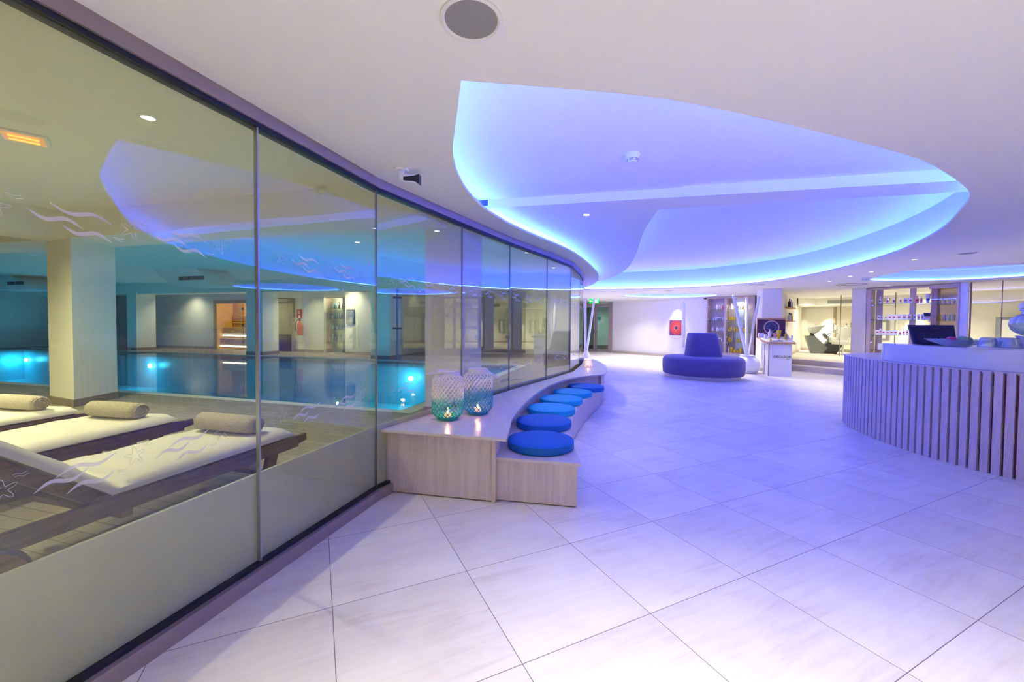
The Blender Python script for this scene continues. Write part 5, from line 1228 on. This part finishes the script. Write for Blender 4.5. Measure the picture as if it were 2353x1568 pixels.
# narrow glass-fronted side part of the cabinet
d = Vector((C2[0] - B2[0], C2[1] - B2[1])); an3 = math.atan2(d.y, d.x); L3 = d.length
t = thing('glass_cabinet', 'narrow glass-fronted cabinet with dim bottles right of the carton cabinet', 'cabinet', (B2[0], B2[1], 0), an3)
MB().box((L3 / 2, 0.0, 1.5), (L3 - 0.04, 0.01, 2.36)).build('glass_front', glassmat('tinted_glass', (0.93, 0.89, 0.85), 0.012, expo=5.0), t, smooth=0)
MB().box((L3 - 0.01, 0.0, 1.5), (0.035, 0.06, 2.4)).build('upright', FRAMEW, t, smooth=0)
MB().box((L3 / 2, 0.2, 2.63), (L3, 0.42, 0.12)).build('top_panel', FRAMEW, t, smooth=0)
MB().box((L3 / 2, 0.38, 1.5), (L3, 0.01, 2.3)).build('back_glass', glassmat('tinted_back', (0.92, 0.88, 0.80), 0.01, 0, 0.35, (0.85, 0.78, 0.66)), t, smooth=0)
for z in (2.12, 1.66, 1.20, 0.80): MB().box((L3 / 2, 0.19, z), (L3 - 0.06, 0.3, 0.012)).build('glass_shelf', GLASSG, t, smooth=0)
for r_, (z, n, hh) in enumerate(((2.13, 5, 0.16), (1.67, 5, 0.17))):
    for k in range(n):
        p = rot2(0.06 + 0.10 * k, 0.16, an3); mm = [WPK, WPK, LIL, WPK, WPK][k] if r_ == 0 else [YEL, YEL, LIL, GRN, GRN][k]
        small_item('bottle' if r_ == 0 else 'box', (B2[0] + p[0], B2[1] + p[1], z + 0.006 - 0.0), hh, 0.06, mm, WPK, 'product_bottle' if r_ == 0 else 'product_carton', '%s product, %s from left on the %s shelf of the narrow glass cabinet' % ('pale' if r_ == 0 else 'tinted', ORD[k], SHN[r_]), 'bottle' if r_ == 0 else 'carton', 'products in the narrow glass cabinet', an3)

# ------------------------------------------------------------------ salon behind glass
s0_, s1_ = (12.02, 17.35), (14.2, 12.9)
sd_ = Vector((s1_[0] - s0_[0], s1_[1] - s0_[1])); sl_ = sd_.length; sa_ = math.atan2(sd_.y, sd_.x)
for k in range(3):
    a = k / 3 * sl_; b_ = (k + 1) / 3 * sl_; m_ = (a + b_) / 2
    w = thing('window_%d' % (21 + k), '', ''); del w['label']; del w['category']; struct(w)
    w.location = (s0_[0] + sd_.x / sl_ * m_, s0_[1] + sd_.y / sl_ * m_, 0.33); w.rotation_euler.z = sa_
    MB().box((0, 0, 1.18), (b_ - a - 0.01, 0.012, 2.36)).build('pane', GLASSC, w, smooth=0)
    MB().box(((b_ - a) / 2, 0, 1.18), (0.02, 0.02, 2.36)).build('joint', SEAL, w, smooth=0)
# spots on the salon back wall
for k, (px, lab) in enumerate(((1848, 'left of the two wall washing spots in the salon'), (1905, 'right of the two wall washing spots in the salon'), (2105, 'wall washing spot behind the carton cabinet'), (2262, 'wall washing spot in the room at the right edge'), (2330, 'ceiling spot in the room at the right edge'))):
    p = on_line(px, LWb, SBb); n_ = Vector((-0.9, -0.43))
    t = downlight('downlight', p[0] + n_.x * 0.35, p[1] + n_.y * 0.35, 2.375 if k < 3 else CZ, lab, 'salon wall washing spots', SALON_W, (1.0, 0.97, 0.83), LAMP, 0.05, 70)
for k, (x, y) in enumerate(((13.0, 17.3), (14.5, 14.5), (15.5, 12.0), (12.3, 14.6))):
    downlight('downlight', x, y, CZ - 0.001, ['salon ceiling light behind the wash chair glass', 'salon ceiling light behind the carton cabinet', 'ceiling light of the room at the right edge', 'salon ceiling light over the platform step'][k], 'salon ceiling lights', SALON_W * 0.6, (1.0, 0.97, 0.82), LAMP, 0.05, 150)
# air vent on salon soffit
for k, (pa, pb, lab) in enumerate(((1900, 1955, 'long grey air vent over the wash basin in the salon'), (2017, 2043, 'grey air vent seen through the upper shelf of the carton cabinet'), (2152, 2193, 'grey air vent seen through the narrow glass cabinet'))):
    A_, B_ = (13.45, 17.9), (17.25, 10.1)
    a, b_ = on_line(pa, A_, B_), on_line(pb, A_, B_); w_ = math.dist(a, b_); an = math.atan2(b_[1] - a[1], b_[0] - a[0])
    t = thing('air_vent', lab, 'vent', ((a[0] + b_[0]) / 2, (a[1] + b_[1]) / 2, 2.53), an, 'salon air vents')
    MB().box((0, -0.01, 0), (w_, 0.02, 0.14)).build('frame', GREYV, t, smooth=0)
    m = MB()
    for q in range(5): m.box((0, -0.024, -0.05 + q * 0.025), (w_ - 0.04, 0.01, 0.008))
    m.build('louvres', mat('louvre_pale', (0.6, 0.58, 0.5), 0.5), t, smooth=0)

# hair wash unit
P0 = on_line(1880, (12.6, 17.6), (14.2, 14.8))
t = thing('hair_wash_unit', 'grey hair wash chair with white ceramic basin behind the salon glass', 'wash chair', (13.35, 17.45, 0.33), -0.45)
GREYL = mat('grey_leather', (0.10, 0.115, 0.105), 0.45); GREYB = mat('grey_body', (0.19, 0.215, 0.21), 0.45); DKL = mat('black_leather', (0.03, 0.035, 0.04), 0.35)
t.location = (13.12, 17.55, 0.33); t.scale = (0.70, 0.80, 0.95)
m = MB().prism([(-0.62, 0.78), (-0.18, 0.78), (0.48, 0.26), (0.25, 0.02), (-0.32, 0.02)], -0.26, 0.26); m.v = [(a, c_, b_) for a, b_, c_ in m.v]; m.build('pedestal', GREYB, t, smooth=0)
m = MB().prism([(-0.30, 0.0), (0.90, 0.0), (1.35, 0.60), (0.60, 0.62), (0.28, 0.36)], -0.25, 0.25); m.v = [(a, c_, b_) for a, b_, c_ in m.v]; m.build('base', DKL, t, smooth=0)
m = MB()
n = 28
for z, a, b_, ox in ((0.86, 0.12, 0.12, -0.25), (0.95, 0.22, 0.20, -0.22), (1.10, 0.34, 0.27, -0.18), (1.22, 0.44, 0.30, -0.10), (1.21, 0.40, 0.27, -0.10), (1.10, 0.30, 0.2, -0.15), (1.0, 0.1, 0.1, -0.2)):
    for k in range(n):
        q = 2 * PI * k / n; m.v.append((ox + a * math.cos(q) * (1.25 if math.cos(q) > 0 else 0.95), b_ * math.sin(q), z + (0.05 * math.cos(q) if z > 1.0 else 0)))
for j in range(6):
    for k in range(n): m.f.append((j * n + k, j * n + (k + 1) % n, (j + 1) * n + (k + 1) % n, (j + 1) * n + k))
m.f.append(tuple(range(6 * n, 7 * n))); m.f.append(tuple(reversed(range(n))))
m.build('basin', mat('grey_white_ceramic', (0.62, 0.62, 0.60), 0.25), t, smooth=60)
MB().lathe([(0.16, 0.77), (0.15, 0.80), (0.11, 0.83), (0.13, 0.90)], 24, c=(-0.27, 0, 0)).build('basin_neck', DKL, t)
MB().tube([(-0.45, 0, 1.18), (-0.42, 0, 1.30), (-0.22, 0, 1.30)], 0.018, 8).build('tap', CHROME, t)
m = MB().beam((0.30, 0, 0.86), (0.70, 0, 0.52), 0.46, 0.12); m.build('backrest', GREYL, t, smooth=30, bevel=0.04)
MB().box((0.88, 0, 0.55), (0.60, 0.48, 0.13)).build('seat', DKL, t, smooth=30, bevel=0.04)
for yy in (-0.30, 0.30):
    MB().tube(spline([(0.42, yy, 0.66), (0.60, yy, 0.86), (0.92, yy, 0.90), (1.20, yy, 0.72), (1.22, yy, 0.56)], 5), 0.022, 8).build('armrest', CHROME, t)
MB().box((1.32, 0, 0.50), (0.34, 0.40, 0.07)).build('leg_rest', DKL, t, smooth=0, bevel=0.02)

# wall shelves with bottles at the left of the salon
for r_, (py_, zz) in enumerate(((2.16, 2.16), (1.68, 1.68))):
    a = on_line(1797, (9.25, 13.93), LWb); 
    u = Vector((LWb[0] - LWa[0], LWb[1] - LWa[1])).normalized(); nrm = Vector((u.y, -u.x)); base = Vector(LWa) + u * 1.15
    t = thing('wall_shelf', '%s oak wall shelf with bottles at the left of the salon' % ('upper' if r_ == 0 else 'lower'), 'shelf', (base.x, base.y, zz), math.atan2(u.y, u.x), 'oak wall shelves in the salon')
    MB().box((0.25, -0.125, -0.02), (1.3, 0.23, 0.035)).build('board', ORANGEW, t, smooth=0)
    for k in range(4):
        p = base + u * (-0.25 + 0.27 * k) + nrm * 0.125
        mm = ([BLACKP, WPK, SIL, WPK] if r_ == 0 else [GRN, PNK, AMB, AMB])[k]
        small_item('bottle', (p.x, p.y, zz - 0.002), 0.30 if r_ == 0 else 0.27, 0.09, mm, mm if r_ == 0 else BLACKP, 'styling_bottle', '%s styling bottle, %s from the left on the %s oak salon shelf' % (['dark', 'white', 'grey', 'white'][k] if r_ == 0 else ['green', 'pink', 'amber', 'amber'][k], ORD[k], 'upper' if r_ == 0 else 'lower'), 'bottle', 'bottles on the oak salon shelves', 0)

# styling desk, mirror and chair
p = on_line(1936, (13.2, 15.9), (14.4, 13.4))
t = thing('styling_chair', 'white salon armchair on a chrome foot behind the salon glass', 'chair', (13.42, 16.55, 0.33), -1.1)
WL_ = mat('white_leather', (0.80, 0.78, 0.70), 0.45)
MB().box((0.0, 0, 0.50), (0.55, 0.60, 0.14)).build('seat', WL_, t, smooth=30, bevel=0.03)
MB().box((0.0, 0.30, 0.80), (0.62, 0.12, 0.62), rx=-0.08).build('backrest', mat('taupe_leather', (0.55, 0.52, 0.46), 0.5), t, smooth=30, bevel=0.03)
for xx in (-0.32, 0.32): MB().box((xx, 0, 0.60), (0.08, 0.60, 0.20)).build('armrest', WL_, t, smooth=30, bevel=0.02)
MB().tube([(0, 0, 0.02), (0, 0, 0.45)], 0.04, 12).build('column', CHROME, t)
MB().lathe([(0.001, 0), (0.28, 0), (0.28, 0.02), (0.05, 0.035), (0.001, 0.035)], 32, cap=False).build('foot', CHROME, t)
bw_ = on_line(1964, LWb, SBb)
t = thing('wall_mirror', 'tall pale mirror panel with brown side post on the salon back wall', 'mirror', (bw_[0] - 0.12, bw_[1] - 0.06, 0.43), math.atan2(SBb[1] - LWb[1], SBb[0] - LWb[0]))
MB().box((0, 0, 1.0), (1.3, 0.03, 1.9)).build('mirror_glass', mat('pale_mirror', (0.80, 0.74, 0.58), 0.25), t, smooth=0)
MB().box((-0.70, -0.02, 0.95), (0.10, 0.08, 1.95)).build('side_post', mat('brown_post', (0.42, 0.33, 0.22), 0.5), t, smooth=0)
bw_ = on_line(1932, (14.35, 18.1), (17.3, 12.0))
t = thing('salon_shelf', 'small glass shelf with three white bottles in front of the mirror', 'shelf', (bw_[0], bw_[1], 1.30), -1.12)
MB().box((0, 0, 0), (0.60, 0.22, 0.02)).build('board', GLASSG, t, smooth=0)
for q_ in (-0.32, 0.32): MB().box((q_, 0.08, 0.1), (0.02, 0.02, 0.5)).build('bracket', GREYV, t, smooth=0)
for k in range(3):
    q = rot2(-0.2 + 0.2 * k, 0, -1.12); small_item('bottle', (bw_[0] + q[0], bw_[1] + q[1], 1.311), 0.30, 0.10, WPK, BLACKP if k != 1 else WPK, 'styling_bottle', 'white bottle, %s from the left on the small salon shelf' % ORD[k], 'bottle', 'three white bottles on the salon shelf')
t = thing('framed_mirror', 'narrow mirror in a grey frame seen through the carton cabinet', 'mirror', (*on_line(2031, LWb, SBb), 1.34), math.atan2(SBb[1] - LWb[1], SBb[0] - LWb[0]))
MB().box((0, -0.05, 0), (0.36, 0.05, 0.80)).build('frame', mat('grey_frame', (0.30, 0.32, 0.36), 0.4), t, smooth=0)
MB().box((0, -0.08, 0), (0.18, 0.012, 0.68)).build('mirror_glass', mat('pale_mirror2', (0.85, 0.86, 0.80), 0.2), t, smooth=0)
pw_ = on_line(2350, (17.0, 13.2), (18.2, 10.8))
t = thing('framed_mirror', 'mirror in a grey frame in the room at the right edge', 'mirror', (pw_[0] - 0.15, pw_[1], 1.1), -1.1)
MB().box((0, 0, 0), (1.0, 0.05, 1.5)).build('frame', mat('grey_frame', (0.30, 0.32, 0.36), 0.4), t, smooth=0)
MB().box((0, -0.03, 0), (0.72, 0.012, 1.3)).build('mirror_glass', mat('pale_mirror2', (0.85, 0.86, 0.80), 0.2), t, smooth=0)
# glass wall right of the cabinets
r0_, r1_ = (12.12, 10.82), (12.78, 9.95)
w = thing('window_31', '', ''); del w['label']; del w['category']; struct(w)
ra = math.atan2(r1_[1] - r0_[1], r1_[0] - r0_[0]); rl = math.dist(r0_, r1_); w.location = (*r0_, 0); w.rotation_euler.z = ra
pj = on_line(2300, r0_, r1_); jl = math.dist(r0_, pj)
MB().box((jl / 2, 0, 1.35), (jl - 0.02, 0.012, 2.68)).build('pane', GLASSC, w, smooth=0)
MB().box(((jl + rl) / 2, 0, 1.35), (rl - jl - 0.02, 0.012, 2.68)).build('pane', GLASSC, w, smooth=0)
MB().box((jl, 0, 1.35), (0.016, 0.03, 2.68)).build('joint', mat('brown_joint', (0.25, 0.15, 0.08), 0.5), w, smooth=0)
MB().box((0.0, 0, 1.35), (0.03, 0.05, 2.68)).build('joint', mat('brown_joint', (0.25, 0.15, 0.08), 0.5), w, smooth=0)
# ================================================================== RECEPTION COUNTER
CO = spline([(5.02, 3.88), (4.86, 4.25), (4.785, 4.72), (4.815, 5.25), (4.93, 5.76), (5.12, 6.24), (5.42, 6.62), (5.92, 6.86), (6.6, 6.90), (7.5, 6.5), (8.1, 5.5), (8.05, 4.3), (7.5, 3.3), (6.7, 2.75), (5.9, 2.80), (5.35, 3.32)], 10, True)
counter = thing('reception_counter', 'curved reception counter clad in vertical wood slats with white tops', 'counter', (0, 0, 0))
inner = grow(CO, -0.045)
MB().prism(grow(CO, -0.05), 0.02, 1.02).build('core', SLATB, counter, smooth=30)
# slats spaced along the outline
def resample(P, step):
    out = []; n = len(P); acc = 0.0; nxt = 0.0
    for i in range(n):
        a, b_ = P[i], P[(i + 1) % n]; L = math.dist(a, b_)
        while nxt <= acc + L:
            t_ = (nxt - acc) / L if L else 0; out.append(((a[0] + (b_[0] - a[0]) * t_, a[1] + (b_[1] - a[1]) * t_), math.atan2(b_[1] - a[1], b_[0] - a[0]))); nxt += step
        acc += L
    return out
sm = MB(); sgn = 1 if area2(CO) > 0 else -1
for (p, a) in resample(CO, 0.084):
    nx, ny = -math.sin(a) * sgn, math.cos(a) * sgn
    sm.box((p[0] + nx * 0.022, p[1] + ny * 0.022, 0.52), (0.060, 0.040, 1.04), rz=a)
sm.build('slat_cladding', SLATW, counter, smooth=0)
MB().prism(grow(CO, -0.045), 1.021, 1.0405).build('lower_top', CORIAN, counter, smooth=30)
MB().prism(grow(CO, 0.002), 1.0405, 1.052, holes=[list(reversed(grow(CO, -0.035)))]).build('edge_band', SLATW, counter, smooth=30)
MB().prism(grow(CO, -0.036), 1.0406, 1.0515).build('lower_surface', CORIAN, counter, smooth=30)
# raised tier: crescent following the front
fr_ = spline([(5.35, 3.05), (5.08, 3.92), (4.935, 4.27), (4.865, 4.72), (4.89, 5.15), (4.95, 5.42)], 8)
bk_ = spline([(4.99, 5.50), (5.12, 5.50), (5.40, 5.30), (5.75, 5.0), (6.1, 4.55), (6.15, 3.9), (6.0, 3.2)], 8)
MB().prism(fr_ + bk_, 1.0525, 1.275).build('raised_tier', CORIAN, counter, smooth=40, bevel=0.004)
TZ = 1.2755
# monitor, seen from behind
t = thing('computer_monitor', 'dark computer monitor seen from behind on the counter', 'monitor', (5.27, 5.12, TZ), -0.28); t.scale = (0.98, 1, 0.93)
m = MB(); hw, hh = 0.235, 0.245
vv = [(-hw, 0.0, -0.015), (hw, 0.0, -0.015), (hw, 0.0, hh), (-hw, 0.0, hh)]
m = MB().prism([(-hw * 0.90, -0.0), (hw * 0.97, 0.0), (hw, 0.26), (-hw * 1.0, 0.26)], -0.018, 0.018); m.v = [(a, c_ - (b_ - 0.1) * -0.28, b_ + 0.006) for a, b_, c_ in m.v]
NAV = mat('navy_plastic', (0.008, 0.008, 0.055), 0.35, spec=0.4)
bd = m.build('shell', NAV, t, smooth=0, bevel=0.006)
m = MB().prism([(-0.175, 0.02), (0.19, 0.02), (0.20, 0.165), (-0.19, 0.165)], -0.034, -0.018); m.v = [(a, c_ - (b_ - 0.1) * -0.28, b_ + 0.006) for a, b_, c_ in m.v]; m.build('rear_bulge', NAV, t, smooth=0, bevel=0.004)
m = MB().box((0.03, -0.030, 0.215), (0.065, 0.003, 0.012)); m.v = [(a, b_ + (c_ - 0.1) * 0.28 + 0.008, c_) for a, b_, c_ in m.v]; m.build('badge', mat('badge_grey', (0.05, 0.05, 0.10), 0.3), t, smooth=0)
m = MB().box((0, 0.06, 0.004), (0.22, 0.14, 0.008)).box((0, 0.06, 0.05), (0.06, 0.03, 0.09)); m.build('stand', NAV, t, smooth=0)
# cut glass bowl with fruit
BX, BY = 5.09, 4.66
t = thing('glass_bowl', 'wide shallow cut-glass bowl of fruit on the raised counter', 'bowl', (BX, BY, TZ))
m = MB(); n = 96; rows = [(0.001, 0.014), (0.085, 0.010), (0.09, 0.0), (0.10, 0.0), (0.10, 0.012), (0.16, 0.030), (0.22, 0.052), (0.272, 0.078), (0.268, 0.084), (0.215, 0.060), (0.155, 0.038), (0.10, 0.022), (0.001, 0.020)]
for j, (r, z) in enumerate(rows):
    for k in range(n):
        q = 2 * PI * k / n; f_ = 1 + (0.018 * math.cos(q * 24) if 5 <= j <= 10 else 0); m.v.append((r * f_ * math.cos(q), r * f_ * math.sin(q), z + (0.003 * math.cos(q * 24 + j) if 5 <= j <= 9 else 0)))
for j in range(len(rows) - 1):
    for k in range(n): m.f.append((j * n + k, j * n + (k + 1) % n, (j + 1) * n + (k + 1) % n, (j + 1) * n + k))
m.build('bowl', GLASSW, t, smooth=20)
for dx_, dy_, rr, cc, nm, lab in ((-0.075, 0.0, 0.048, (0.55, 0.02, 0.06), 'apple', 'red apple, leftmost fruit in the cut-glass bowl'), (-0.005, -0.045, 0.052, (0.22, 0.42, 0.16), 'apple', 'green apple in the middle of the cut-glass bowl'), (0.135, 0.02, 0.044, (0.18, 0.30, 0.10), 'apple', 'darker green apple at the right of the cut-glass bowl')):
    m = MB().lathe([(0.001, -rr * 0.80), (rr * 0.45, -rr * 0.88), (rr * 0.8, -rr * 0.6), (rr, 0.0), (rr * 0.93, rr * 0.45), (rr * 0.6, rr * 0.82), (rr * 0.25, rr * 0.86), (0.001, rr * 0.68)], 28, cap=False)
    tt_ = thing(nm, lab, 'fruit', (BX + dx_, BY + dy_, TZ + 0.028 + rr * 0.9), 0, 'apples in the glass bowl')
    m.build('flesh', mat('fruit_%d' % int(rr * 1000), cc, 0.35), tt_, smooth=60)
    MB().tube([(0, 0, rr * 0.68), (0.004, 0, rr * 0.68 + 0.018)], 0.0018, 5).build('stem', TEAK, tt_)
# tray with upturned glass cups
t = thing('serving_tray', 'flat white tray under the upturned glass cups', 'tray', (5.12, 4.22, TZ), -1.0)
MB().box((0, 0, 0.006), (0.52, 0.30, 0.010)).build('plate', WHITEP, t, smooth=0, bevel=0.004)
def cup(x, y, label):
    t = thing('glass_cup', label, 'cup', (x, y, TZ + 0.0125), 0, 'upturned ribbed glass cups')
    m = MB(); n = 72; rows = [(0.078, 0.0), (0.080, 0.006), (0.074, 0.03), (0.066, 0.07), (0.056, 0.098), (0.040, 0.107), (0.001, 0.108), (0.001, 0.103), (0.038, 0.102), (0.052, 0.093), (0.062, 0.066), (0.070, 0.028), (0.074, 0.0)]
    for j, (r, z) in enumerate(rows):
        for k in range(n):
            q = 2 * PI * k / n; f_ = 1 + (0.025 * math.cos(q * 18) if j < 5 else 0); m.v.append((r * f_ * math.cos(q), r * f_ * math.sin(q), z))
    for j in range(len(rows)):
        j2 = (j + 1) % len(rows)
        for k in range(n): m.f.append((j * n + k, j * n + (k + 1) % n, j2 * n + (k + 1) % n, j2 * n + k))
    m.build('cup_body', GLASSW, t, smooth=25)
cup(5.055, 4.335, 'upturned ribbed glass cup beside the fruit bowl'); cup(5.105, 4.17, 'upturned ribbed glass cup beside the drinks dispenser')
cup(5.22, 4.32, 'upturned ribbed glass cup behind the other two')
# drinks dispenser
DX, DY = 5.33, 4.15
t = thing('drinks_dispenser', 'bulbous ribbed glass drinks dispenser with lid and tap at the right edge', 'dispenser', (DX, DY, TZ))
MB().lathe([(0.10, 0.0), (0.135, 0.01), (0.12, 0.05), (0.13, 0.125), (0.14, 0.13), (0.14, 0.14), (0.001, 0.14)], 40).build('stand', WHITEC, t, smooth=50)
m = MB(); n = 96; rows = [(0.08, 0.142), (0.13, 0.16), (0.17, 0.205), (0.185, 0.255), (0.175, 0.305), (0.14, 0.345), (0.105, 0.362), (0.10, 0.40)]
rows = rows + [(r * 0.95, z) for r, z in reversed(rows)]
for j, (r, z) in enumerate(rows):
    for k in range(n):
        q = 2 * PI * k / n; f_ = 1 + (0.03 * math.cos(q * 16) if 1 <= j <= 5 or 10 <= j <= 14 else 0); m.v.append((r * f_ * math.cos(q), r * f_ * math.sin(q), z))
for j in range(len(rows) - 1):
    for k in range(n): m.f.append((j * n + k, j * n + (k + 1) % n, (j + 1) * n + (k + 1) % n, (j + 1) * n + k))
m.build('jar', GLASSW, t, smooth=30)
MB().tube([(0.112 * math.cos(q), 0.112 * math.sin(q), 0.405) for q in [2 * PI * k / 40 for k in range(40)]], 0.011, 8, closed=True).build('clamp_ring', CHROME, t)
MB().lathe([(0.105, 0.418), (0.125, 0.425), (0.125, 0.45), (0.10, 0.49), (0.05, 0.52), (0.02, 0.53), (0.02, 0.55), (0.001, 0.56)], 40, cap=False).build('lid', GLASSW, t, smooth=50)
m = MB().tube([(-0.10, -0.08, 0.07), (-0.17, -0.13, 0.07)], 0.018, 12).tube([(-0.155, -0.12, 0.085), (-0.155, -0.12, 0.045)], 0.012, 10); m.build('tap', mat('tap_plastic', (0.35, 0.40, 0.80), 0.3), t)
